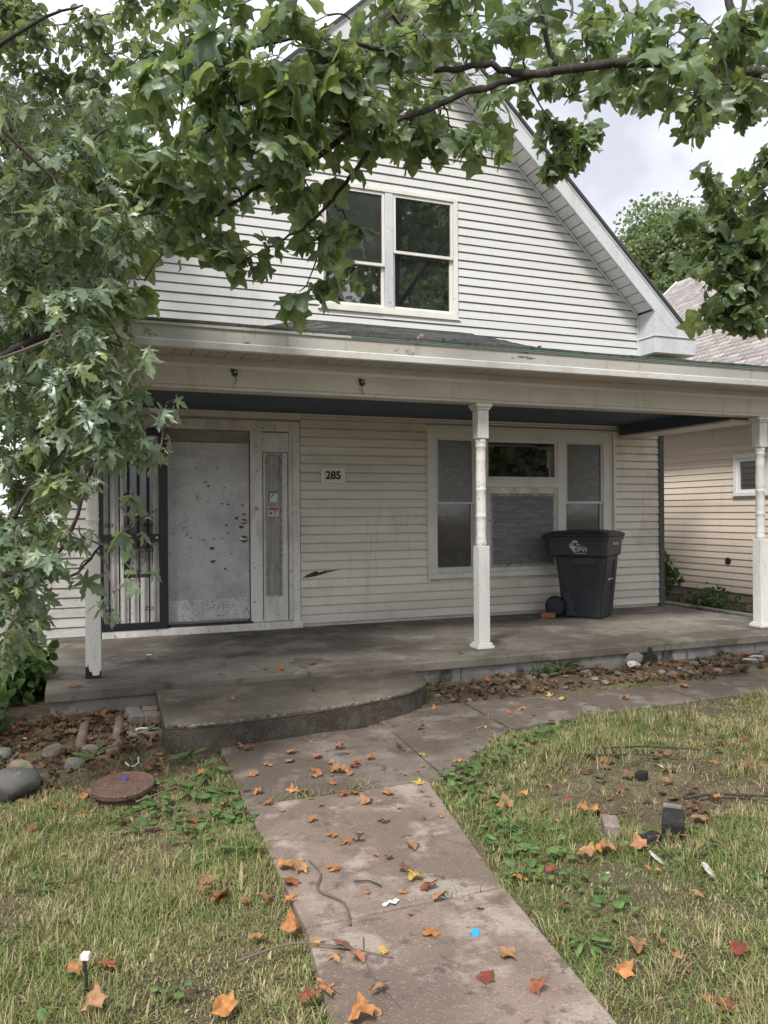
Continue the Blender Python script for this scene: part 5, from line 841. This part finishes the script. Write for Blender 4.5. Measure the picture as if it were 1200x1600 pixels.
def grass_mesh(n, box, h0, h1, w0, lie, tint_fn, tuft=0):
    k = n*4; x = rs.uniform(box[0], box[1], k); y = rs.uniform(box[2], box[3], k); dn, zz = lookup(x, y)
    ok = np.nonzero(rs.random(k) < dn)[0][:n]; B = np.stack([x[ok], y[ok], zz[ok]], 1)
    az0 = None
    if tuft:
        C_ = B[rs.integers(len(B)//tuft, size=len(B))]; off = rs.normal(0, .022, (len(B), 2)); B = C_.copy(); B[:, :2] += off; az0 = np.arctan2(off[:, 1], off[:, 0])
        keep = lookup(B[:, 0], B[:, 1])[0] > 0; B = B[keep]; az0 = az0[keep]
    n = len(B)
    az = rs.uniform(0, 2*np.pi, n) if az0 is None else az0+rs.normal(0, .5, n); h = rs.uniform(h0, h1, n)*(.7+.5*np.sin(B[:,0]*3.7)*np.sin(B[:,1]*4.3)+.15); h = np.clip(h, h0*.4, h1*1.2)
    lean = np.clip(rs.normal(lie, .42, n), .05, 1.45); wd = w0*rs.uniform(.6, 1.4, n)
    dx, dy = np.cos(az), np.sin(az); px, py = -dy, dx
    V = np.zeros((n, 5, 3))
    base = B+np.array([0, 0, -.004])
    midh = .55*h; a1 = lean*.65; a2 = lean*1.25
    m = base+np.stack([dx*np.sin(a1)*midh, dy*np.sin(a1)*midh, np.cos(a1)*midh], 1)
    t = m+np.stack([dx*np.sin(a2)*(h-midh), dy*np.sin(a2)*(h-midh), np.maximum(np.cos(a2), -.25)*(h-midh)], 1)
    t[:, 2] = np.maximum(t[:, 2], base[:, 2]+.008); side = np.stack([px, py, np.zeros(n)], 1)
    V[:,0] = base-side*wd[:,None]/2; V[:,1] = base+side*wd[:,None]/2; V[:,2] = m-side*wd[:,None]*.42; V[:,3] = m+side*wd[:,None]*.42; V[:,4] = t
    idx = np.arange(n)[:,None]*5
    F = np.concatenate([idx+np.array([[0,1,3]]), idx+np.array([[0,3,2]]), idx+np.array([[2,3,4]])], 0)
    tint = tint_fn(B, n); return V.reshape(-1, 3), F, np.repeat(tint, 5)
def t_green(B, n):
    dry = .5+.5*np.sin(B[:,0]*1.9+.6)*np.sin(B[:,1]*1.6+1.2)
    pat = np.sin(B[:,0]*5.1+np.sin(B[:,1]*3.3)*1.7)*np.sin(B[:,1]*4.4+np.sin(B[:,0]*2.7)*1.9)
    return np.clip(rs.beta(1.4, 2.6, n)*.60+.22*dry+.14*pat+rs.normal(0, .07, n), .01, .95)
def t_tuft(B, n): return np.clip(.18+.12*np.sin(B[:,0]*31)*np.sin(B[:,1]*27)+rs.normal(0, .10, n), .01, .7)
def t_clip(B, n): return np.where(rs.random(n) < .45, rs.uniform(.02, .4, n), rs.uniform(.66, .99, n))
def t_straw(B, n): return np.clip(rs.uniform(.62, .98, n), 0, .98)
parts = [grass_mesh(95000, (-2.2, 3.8, -7.6, -3.6), .02, .075, .0038, 1.0, t_green), grass_mesh(40000, (2.2, 8.6, -6.4, -3.75), .03, .09, .0045, .95, t_green),
         grass_mesh(42000, (-2.2, 5.5, -7.6, -3.2), .05, .13, .0028, 1.34, t_straw), grass_mesh(95000, (-2.2, 5.5, -7.6, -3.2), .012, .035, .0042, 1.4, t_clip), grass_mesh(20000, (-2.0, 3.6, -7.4, -4.0), .04, .105, .0036, .75, t_tuft, 40), grass_mesh(12000, (2.4, 6.5, -6.0, -3.8), .05, .12, .0042, .62, t_tuft, 45), grass_mesh(5000, (-1.5, 4.2, -7.5, -4.2), .11, .22, .0022, 1.36, t_straw), grass_mesh(5000, (-2.0, .55, -4.3, -2.6), .04, .12, .0035, 1.25, t_straw), grass_mesh(9000, (-9, -1, -7, 8), .04, .11, .009, .8, t_green), grass_mesh(2500, (7.75, 9.1, -2.4, 5), .03, .09, .006, .8, t_green), grass_mesh(4500, (-12, 16, -16, -3.9), .05, .12, .012, .7, t_green)]
Vs, Fs, Ts, n0 = [], [], [], 0
for v, f, t in parts: Vs.append(v); Fs.append(f+n0); Ts.append(t); n0 += len(v)
finish(bpy.data.objects.new('grass', np_mesh('grass', np.concatenate(Vs), np.concatenate(Fs), M['straw'], np.concatenate(Ts))), None, 'patchy green and straw-coloured lawn grass on both sides of the walk', 'grass', None, 'stuff')

# ================================================================ WEEDS ALONG THE WALK
WT = [leaf_template(OVAL, .35, .3, .02), leaf_template(BLADE, .5, .5, .02), leaf_template([(0,0),(.28,-.04),(.40,.18),(.36,.5),(.2,.8),(0,1)], .3, .2, .04)]
WMESH = [np_mesh('leaf', t[0], t[1], M['green_weed']) for t in WT]
def weed(x, y, kind, n, size, spread, label, group='weeds beside the walk', up=.6):
    z = gz(x, y); root = empty('weed_plant', (x, y, z), label, 'weed', group)
    for i in range(n):
        a = 2*math.pi*i/n+rs.uniform(-.4, .4); r_ = rs.uniform(.15, 1)*spread; el = rs.uniform(.1, 1)*up
        d = np.array([math.cos(a), math.sin(a), el]); fr = leaf_frame(d, np.array([rs.normal()*.3, rs.normal()*.3, 1.]))
        s = size*rs.uniform(.65, 1.25); p = np.array([math.cos(a)*r_, math.sin(a)*r_, rs.uniform(.01, .05)+el*r_*.6])
        o = bpy.data.objects.new('leaf', WMESH[kind]); o.matrix_basis = Matrix([[fr[q][c]*s for c in range(3)]+[p[q]] for q in range(3)]+[[0, 0, 0, 1]]); finish(o, root)
    return root
LW = 'broad-leaved green weed along the left edge of the walk'
for x, y, k, n, s, sp in ((.72,-4.18,0,9,.10,.10),(.60,-4.45,1,9,.16,.05),(.74,-4.55,0,9,.09,.10),(.50,-4.30,2,8,.08,.10),(.66,-4.82,1,8,.13,.05),(.78,-4.92,0,8,.07,.08),(.42,-4.65,0,7,.07,.08)): weed(x, y, k, n, s*.8, sp, LW)
RW = 'leafy green weed crowding the right edge of the walk'
for x, y, k, n, s, sp in ((2.05,-4.78,0,9,.065,.11),(2.00,-4.98,2,9,.06,.10),(1.94,-5.18,0,9,.07,.10),(2.16,-4.88,0,8,.05,.12),(2.22,-4.62,2,9,.05,.12),(2.42,-4.48,0,9,.05,.13),(2.62,-4.30,2,9,.045,.13),(2.82,-4.16,0,9,.045,.13),(1.88,-5.45,2,8,.07,.09),(1.80,-5.72,0,8,.07,.08),(1.74,-5.95,2,8,.065,.07),(1.66,-6.52,1,9,.10,.04),(2.02,-5.6,0,7,.06,.1)): weed(x, y, k, n+3, s*.75, sp, RW)
t_ = 0
for i in range(22):
    u_ = i/21; x = 1.70+.42*u_ if u_ < .5 else 1.92+(u_-.5)*2*1.15; y = -6.3+1.6*u_*2 if u_ < .5 else -4.72+(u_-.5)*2*.75
    x += rs.uniform(.03, .22); y += rs.uniform(-.08, .04)
    weed(x, y, (0, 2, 2)[i % 3], 11, rs.uniform(.03, .05), .09, 'patch of small clover-like leaves beside the right edge of the walk', 'low leaf patches right of the walk', .5)
for i in range(14):
    weed(rs.uniform(.15, .74), rs.uniform(-5.3, -4.15), (0, 2)[i % 2], 9, rs.uniform(.03, .055), .08, 'patch of small green leaves in the grass left of the walk', 'low leaf patches left of the walk', .5)
LAWNW = 'small round-leaved weed out in the grass'
for i in range(46):
    for _ in range(30):
        x, y = (rs.uniform(-.7, .6), rs.uniform(-6.6, -4.4)) if i % 3 == 0 else (rs.uniform(1.7, 4.6), rs.uniform(-6.9, -4.0))
        if lawn_density(x, y) > .3: break
    weed(x, y, int(rs.integers(3)), 6, rs.uniform(.025, .05), .05, LAWNW, 'weeds scattered in the lawn')
weed(4.15, -2.62, 1, 12, .17, .04, 'tall dark weed sprouting from the porch foundation behind the rubble', None, 1.6)
weed(3.95, -2.66, 2, 8, .09, .05, 'bright green low weed left of the tall dark one at the porch', None, 1.0)
weed(.42, -3.25, 2, 8, .07, .06, 'green weed among the bricks left of the step', None)
weed(.12, -3.55, 1, 9, .12, .04, 'pale leafy weed beside the clay pipes', None, 1.2)
weed(-.38, -3.85, 2, 4, .17, .04, 'big drooping heart-shaped leaf weed hanging over the grey boulder', None, 1.1)
weed(.66, -3.78, 1, 10, .10, .05, 'dark weed tuft under the front left corner of the step', None, 1.0)

# ================================================================ FALLEN LEAVES
FT = [leaf_template(SYC, .2, -.35, .06, 0), leaf_template(SYC, .55, -.3, .10, 0), leaf_template(MAPLE, .25, .35, .07, 0), leaf_template(TULIP, -.35, .4, .09, 0), leaf_template(SYC, -.5, .2, .11, 0), leaf_template(SYC, .08, .08, .05, 0), leaf_template(MAPLE, -.12, -.15, .08, 0)]
FM = {}
def fallen(x, y, z, code, where, group):
    mat, size, word = {'o': ('fallen_orange', .056, 'orange-brown'), 'y': ('fallen_yellow', .048, 'small yellow'), 't': ('fallen_tan', .062, 'pale tan'), 'r': ('fallen_red', .055, 'dark red'), 'b': ('fallen_orange', .06, 'large orange-brown'),
                       'Y': ('fallen_yellow', .068, 'large golden'), 'O': ('fallen_tan', .062, 'large flat tan'), 'R': ('fallen_red', .064, 'large rust-red'), 'T': ('fallen_tan', .072, 'largest pale tan')}[code]
    k = int(rs.integers(len(FT)))
    if (mat, k) not in FM: FM[mat, k] = np_mesh('fallen_leaf', FT[k][0]-np.array([0, .5, 0]), FT[k][1], M[mat])
    me = FM[mat, k]; s = size*rs.choice([.5, .7, .9, 1.1, 1.25])*rs.uniform(.9, 1.1)
    m = Matrix.Rotation(rs.uniform(0, 6.28), 4, 'Z') @ Matrix.Rotation(rs.normal()*.18, 4, 'X') @ Matrix.Rotation(rs.normal()*.18, 4, 'Y') @ Matrix.Scale(s, 4)
    lo = min((m @ v.co).z for v in me.vertices); m.translation = Vector((x, y, z-lo+.001))
    o = bpy.data.objects.new('fallen_leaf', me); o.matrix_basis = m
    finish(o, None, f'{word} fallen leaf lying {where}', 'leaf', f'{word} leaves {where}')
for x, y, c in STEP_LEAVES: fallen(x, max(y, -3.5), -.05 if y < -2.52 else -.002, c, 'on the concrete step' if y < -2.52 else 'at the porch edge behind the step', '')
for x, y, c in PATH_LEAVES: fallen(x, y, PZ+.004, c, 'on the near walk' if y < -5.9 else 'on the middle of the walk' if y < -4.72 else 'on the walk just below the step' if x < 2.85 else 'on the side walk before the porch', '')
for i in range(34):
    y = -3.75-abs(rs.normal())*1.1; x = rs.uniform(.95, 1.75)
    if y > -6.9: fallen(x, y, PZ+.004, 'oottr'[i % 5], 'on the near walk' if y < -5.9 else 'on the middle of the walk' if y < -4.72 else 'on the walk just below the step', '')
for x, y, c in LAWN_LEAVES: fallen(x, y, gz(x, y)+.03, c, 'in the left lawn' if x < 1.2 else 'in the right lawn', '')
for x, y, c in BED_LEAVES: fallen(x, y, gz(x, y)+.01, c, 'in the littered bed left of the step', '')
for i in range(26):
    fallen(rs.uniform(3.0, 7.2), rs.uniform(-3.15, -2.62), gz(5, -2.8)+.02, 'o' if i % 4 else 't', 'in the rubble strip before the porch', '')
for i in range(30):
    x, y = rs.uniform(2.0, 5.2), rs.uniform(-6.2, -4.0)
    if lawn_density(x, y) > 0.01: fallen(x, y, gz(x, y)+.025, 'ootr'[i % 4], 'in the right lawn', '')
fallen(3.3, -2.30, 0, 'o', 'on the porch floor', ''); fallen(.62, -1.45, 0, 'r', 'on the porch floor', '')
for x in (2.95, 3.2, 3.75, 4.2): fallen(x, -2.2, pr(-2.2)+.01, 'o' if x > 3 else 't', 'on the porch roof edge', '')
# brown litter mass in the beds
L = []
for i in range(1500):
    if i < 650: x, y = rs.uniform(2.75, 7.4), rs.uniform(-3.18, -2.56)
    elif i < 1430: x, y = rs.uniform(-.75, .55), -2.6-abs(rs.normal())*.72
    else: x, y = rs.uniform(2.4, 4.0), rs.uniform(-5.7, -4.7)
    if lawn_density(x, y) <= 0: continue
    p = np.array([x, y, gz(x, y)+rs.uniform(.004, .03)]); fr = leaf_frame(np.array([rs.normal(), rs.normal(), rs.normal()*.3]), np.array([rs.normal()*.4, rs.normal()*.4, 1.])); L.append((p, fr, rs.uniform(.03, .07), p))
Vs, Fs, Ts, n0 = [], [], [], 0
for p, fr, s, b in L:
    tv, tf = FT[int(rs.integers(len(FT)))]; v = (tv*s)@fr.T+p; Vs.append(v); Fs.append(tf+n0); Ts.append(np.full(len(v), rs.random())); n0 += len(v)
finish(bpy.data.objects.new('leaf_litter', np_mesh('leaf_litter', np.concatenate(Vs), np.concatenate(Fs), M['litter_leaf'], np.concatenate(Ts))), None, 'brown crumbled leaf litter in the beds along the porch', 'leaf litter', None, 'stuff')

# ================================================================ STONES AND RUBBLE
import bmesh
def rock_mesh(seed, sub=2, rough=.22, name='stone'):
    r_ = np.random.default_rng(seed); bm = bmesh.new(); bmesh.ops.create_icosphere(bm, subdivisions=sub, radius=1)
    pl = [unit(r_.normal(size=3)) for _ in range(7)]; of = r_.uniform(.55, .95, 7)
    for v in bm.verts:
        p = np.array(v.co)
        for n_, d in zip(pl, of):
            k = p@n_-d
            if k > 0: p = p-n_*k
        v.co = Vector(p*(1+rough*.25*math.sin(p[0]*5+seed)*math.sin(p[1]*6+p[2]*4)))
    me = bpy.data.meshes.new(name); bm.to_mesh(me); bm.free(); return me
RM = [rock_mesh(i) for i in range(6)]; RMB = [m.copy() for m in RM]
for m in RM: m.materials.append(M['rock'])
for m in RMB: m.materials.append(M['rock_brown'])
def stone(name, me, loc, sc, rz, label, cat='stone', group=None):
    o = bpy.data.objects.new(name, me); o.location = loc; o.scale = sc; o.rotation_euler = (rs.normal()*.15, rs.normal()*.15, rz); return finish(o, None, label, cat, group)
big = rock_mesh(40, 3, .05, 'boulder'); big.materials.append(M['rock_dark'])
for q in big.polygons: q.use_smooth = True
stone('boulder', big, (-.31, -4.02, -.19), (.14, .115, .105), .1, 'smooth grey boulder at the left edge of the yard')
for i in range(64):
    x, y = rs.uniform(2.75, 7.3), rs.uniform(-3.12, -2.60); s = rs.uniform(.016, .048)
    stone('stone', (RM if i % 3 == 0 else RMB)[i % 6], (x, y, gz(x, y)+s*.3), (s*rs.uniform(.9, 1.6), s, s*.65), rs.uniform(0, 6), 'small rubble stone in the strip before the porch', 'stone', 'rubble stones before the porch')
for i, (x, y, s) in enumerate(((-.12,-3.35,.08),(.0,-3.62,.06),(-.30,-3.55,.07),(.10,-3.42,.055),(-.42,-3.30,.06),(.22,-3.50,.05),(-.15,-3.75,.05),(-.5,-3.6,.06),(.33,-2.95,.05))):
    stone('stone', (RM if i % 3 == 1 else RMB)[i % 6], (x, y, gz(x, y)+s*.3), (s*1.25, s, s*.8), rs.uniform(0, 6), 'rough brown stone in the bed left of the step', 'stone', 'stones in the left bed')
pw_ = rock_mesh(50, 2); pw_.materials.append(M['white_dirty'])
stone('stone', pw_, (4.90, -2.70, -.145), (.085, .05, .035), .2, 'bright white broken stone lying against the porch foundation')
stone('stone', RM[2], (4.98, -2.60, -.13), (.12, .06, .08), .2, 'grey rubble lump behind the white stone at the foundation')
for x, y, l in ((5.3,-2.86,'small white chip in the rubble strip below the tar patch'),(-.33,-2.85,'white plastic scrap among the plants left of the porch corner'),(-.30,-3.05,'crumpled white scrap left of the clay pipes'),(2.06,-6.1,'white scrap in the near right lawn'),(2.55,-4.62,'white crumpled scrap in the far right lawn'),(3.25,-5.02,'white scrap right of the dark clod in the right lawn')):
    stone('litter_scrap', pw_, (x, y, gz(x, y)+.02), (.02, .013, .005), rs.uniform(0, 6), l, 'litter')
for x, y in ((6.1,-2.9),(6.5,-2.95),(6.3,-2.8)): stone('litter_scrap', pw_, (x, y, gz(x, y)+.03), (.10, .022, .015), rs.uniform(-.4, .2), 'pale splintered strip among the rubble at far right', 'litter', 'pale strips in the rubble')
# bricks and blocks left of the step
def block(name, loc, size, rz, mat, label, cat, tilt=(0, 0)):
    o = MB().box(-size[0]/2, size[0]/2, -size[1]/2, size[1]/2, 0, size[2]).build(name, mat, None, label, cat, bev=min(.006, min(size)*.12))
    o.location = loc; o.rotation_euler = (tilt[0], tilt[1], rz); return o
block('brick', (.40,-2.86,-.20), (.10,.19,.085), .15, M['rock'], 'grey upright block between the clay pipe and the step', 'brick', (.15, .1))
block('brick', (.52,-2.78,-.20), (.11,.11,.08), -.1, M['brick_grey'], 'brown brick touching the left side of the step, further back', 'brick')
block('brick', (.52,-2.93,-.20), (.11,.12,.075), .1, M['brick_grey'], 'brown brick touching the left side of the step, nearer one', 'brick', (0, .08))
block('brick', (.45,-3.22,-.225), (.22,.14,.05), .1, M['brick_grey'], 'flat paving brick in the leaves beside the step', 'brick')
block('stone_slab', (.08,-2.62,-.20), (.30,.12,.07), .25, M['rock_brown'], 'flat brown slab at the foot of the porch left corner', 'stone')
block('wood_chip', (.02,-2.40,.0), (.10,.03,.014), .1, M['fallen_tan'], 'splinter of tan wood beside the rotten porch post', 'wood scrap')
block('brick', (2.36,-5.72,-.235), (.075,.12,.07), -.5, M['brick_grey'], 'weathered brick standing in the right lawn', 'brick', (.1, .05))
block('charred_block', (2.70,-5.76,-.255), (.10,.17,.075), -.75, M['char'], 'charred black block with a pale top end in the right lawn', 'wood block', (.12, 0))
block('charred_block', (2.50,-5.82,-.255), (.15,.07,.03), .2, M['char'], 'flat charred scrap between the brick and the black block', 'wood block')
block('concrete_chip', (2.755,-5.69,-.172), (.085,.03,.012), -.75, M['rock'], 'pale chip lying on the end of the charred block', 'chip')
block('charred_block', (3.03,-5.12,-.24), (.07,.05,.04), .4, M['char'], 'small dark clod in the bare patch of the right lawn', 'clod')
for x, y, sx, sy, rz, lab in ((2.50,-6.20,.022,.05,.1,'upright dirty white scrap in the grass below the charred block'),(2.38,-6.02,.03,.04,.7,'crumpled white paper scrap left of the upright white scrap')):
    P = [(sx*math.cos(t)*rs.uniform(.6, 1), sy*math.sin(t)*rs.uniform(.6, 1)) for t in np.linspace(0, 5.6, 8)]
    o = MB().prism(P, 0, .006).build('litter_scrap', M['white_dirty'], None, lab, 'litter'); o.location = (x, y, gz(x, y)+.03); o.rotation_euler = (.6, .25, rz)
ch = rock_mesh(60, 1); ch.materials.append(M['char'])
for i in range(16):
    x, y, s = 2.62+rs.normal()*.14, -5.85+rs.normal()*.07, rs.uniform(.012, .03)
    stone('charcoal_lump', ch, (x, y, gz(x, y)+s*.4), (s*1.4, s, s*.7), rs.uniform(0, 6), 'small black lump of charcoal scattered round the charred block', 'charcoal', 'charcoal lumps in the right lawn')
# two clay pipes
for x, lab in ((.06, 'brown clay pipe lying left, farther from the step'), (.285, 'brown clay pipe lying nearer the step')):
    o = MB().tube([(0,-.42,-.02),(0,-.15,0),(.01,.16,.03)], .036, .033, 12).build('clay_pipe', M['clay'], None, lab, 'pipe', smooth=False); o.location = (x, -2.98 if x < .2 else -3.02, -.20); o.rotation_euler = (0, 0, -.06)
# rusty round cleanout cover
cov = empty('utility_cover', (.25, -4.28, -.245), 'round rusty iron utility cover in the left bed', 'utility cover')
MB().lathe([(0,.165),(.025,.158),(.03,.17),(.04,.172)], (0,0,0), 32).build('collar', M['rust'], cov)
MB().lathe([(.0405,.18),(.048,.19),(.07,.192),(.076,.186),(.070,.172),(.071,.02)], (0,0,0), 40).build('lid', M['rust'], cov)
MB().lathe([(.0715,.022),(.082,.02),(.084,.004)], (.015,.07,0), 14).build('paint_spot', M['blue_paint'], cov)
MB().lathe([(.0715,.014),(.079,.013),(.080,.003)], (.07,-.12,0), 10).build('bolt', M['steel'], cov)
for q in cov.children: q.scale = (.88, .88, 1); q.rotation_euler = (R(4), R(-2), 0)
o = MB().tube([(-.04,.015,.03),(-.02,-.012,.012),(.01,-.01,.008),(.035,.01,.02),(.035,.03,.05)], .006, .004, 7).build('plastic_hook', M['white_junk'], None, 'curved white plastic hook lying behind the utility cover', 'plastic scrap', smooth=True); o.location = (.33, -3.80, -.235)
o = MB().tube([(-.05,0,.0),(-.02,.005,.006),(.02,.0,.004),(.05,.012,.0)], .008, .004, 7).build('bone', M['white_junk'], None, 'thin white bone-like scrap on the paving brick', 'litter'); o.location = (.44, -3.20, -.165)
# sticks
def stick(pts, r0, r1, label, group=None, mat='twig'):
    return MB().tube(smooth_path(pts), r0, r1, 6).build('stick', M[mat], None, label, 'stick', group, smooth=True)
z = PZ+.012
stick([(.945,-5.52,z),(.955,-5.66,z),(.90,-5.80,z+.006),(.965,-5.93,z),(.935,-6.10,z)], .003, .0055, 'crooked brown stick lying along the walk')
stick([(1.06,-5.78,z),(1.12,-5.80,z),(1.15,-5.86,z)], .0035, .003, 'tiny dark twig on the walk right of the crooked stick', mat='bark')
stick([(.50,-6.2,-.2),(.70,-6.17,-.195),(.86,-6.25,-.2),(1.0,-6.36,z)], .0055, .002, 'forked grey stick across the lower left edge of the walk')
stick([(.95,-6.20,z),(.90,-6.38,z),(.92,-6.62,z)], .0022, .0014, 'thin straw-like twig hanging over the lower left walk edge')
stick([(2.95,-4.70,-.21),(3.10,-4.84,-.19),(3.22,-4.83,-.2),(3.40,-5.00,-.21)], .008, .004, 'dark bent stick in the far right lawn', mat='bark')
stick([(3.05,-4.60,-.21),(3.22,-4.73,-.185),(3.40,-4.74,-.2),(3.62,-4.86,-.21)], .007, .004, 'second dark stick just behind the bent one', mat='bark')
stick([(2.98,-5.52,-.215),(3.15,-5.56,-.20),(3.35,-5.66,-.205),(3.6,-5.70,-.215)], .010, .006, 'thick dark stick right of the charred block', mat='bark')
stick([(.30,-4.52,-.2),(.48,-4.42,-.19),(.70,-4.28,-.18)], .006, .003, 'pale dry stalk beside the utility cover')
o = MB().prism([(-.022,-.012),(-.005,-.02),(.024,-.004),(.018,.014),(-.012,.012)], 0, .004).build('plastic_scrap', M['blue_plastic'], None, 'bright blue scrap of plastic on the near walk', 'plastic scrap'); o.location = (1.335, -6.31, PZ+.005); o.rotation_euler = (.15, -.1, .5)
lm = MB()
for k in range(9):
    a = rs.uniform(0, 6.28); c_ = np.array([rs.uniform(-.035, .035), rs.uniform(-.012, .012), 0]); q_ = [(c_[0]+rs.uniform(.006, .016)*math.cos(a+t), c_[1]+rs.uniform(.004, .012)*math.sin(a+t), rs.uniform(.002, .012)) for t in (0, 1.2, 2.4, 3.6, 5)]
    lm.add(q_, [(0, 1, 2, 3, 4)])
o = lm.build('lichen_tuft', M['white_junk'], None, 'pale lichen tuft on the walk beside the slab joint', 'lichen'); o.location = (1.135, -6.0, PZ+.004)
# garden stake with a white cap, near lower left
gs_ = empty('garden_stake', (.03, -6.15, -.25), 'thin black garden stake with a white square cap in the left lawn', 'stake')
MB().tube([(0,0,-.05),(.003,0,.06),(-.004,0,.13)], .006, n=8).build('stem', M['dark_metal'], gs_); MB().prism([(-.016,-.004),(.010,-.014),(.018,.006),(-.006,.016)], .128, .15).build('cap', M['white_junk'], gs_, bev=.003)
# white board leaning at the left edge
o = MB().box(-.045, .045, -.015, .015, 0, 1.0).build('leaning_board', M['post'], None, 'white painted board leaning behind the maple at the left edge', 'board', bev=.004); o.location = (-.66, -1.95, -.2); o.rotation_euler = (0, R(14), R(10))
o = MB().box(-.10, .10, -.03, .03, 0, .012).build('porch_litter', M['white_junk'], None, 'tiny white scrap on the porch floor in front of the gate', 'litter'); o.scale = (.22, .35, .5); o.location = (.65, -1.2, -.002)

# ---- things that only their place tells apart get it in their label
ORD = ['nearest', 'second nearest', 'third nearest', 'fourth nearest', 'fifth nearest', 'sixth nearest', 'seventh nearest', 'eighth nearest', 'ninth nearest', 'tenth nearest', 'eleventh nearest', 'twelfth nearest', 'thirteenth nearest']
by = {}
for o in COL.objects:
    if o.parent is None and 'label' in o: by.setdefault(o['label'], []).append(o)
for lab, L in by.items():
    if 2 <= len(L) <= 13:
        L.sort(key=lambda o: (Vector(o.matrix_basis.translation)-Vector(CAM_LOC)).length)
        for k, o in enumerate(L): o['label'] = lab.replace(' lying', '')+', '+ORD[k]+' viewer'
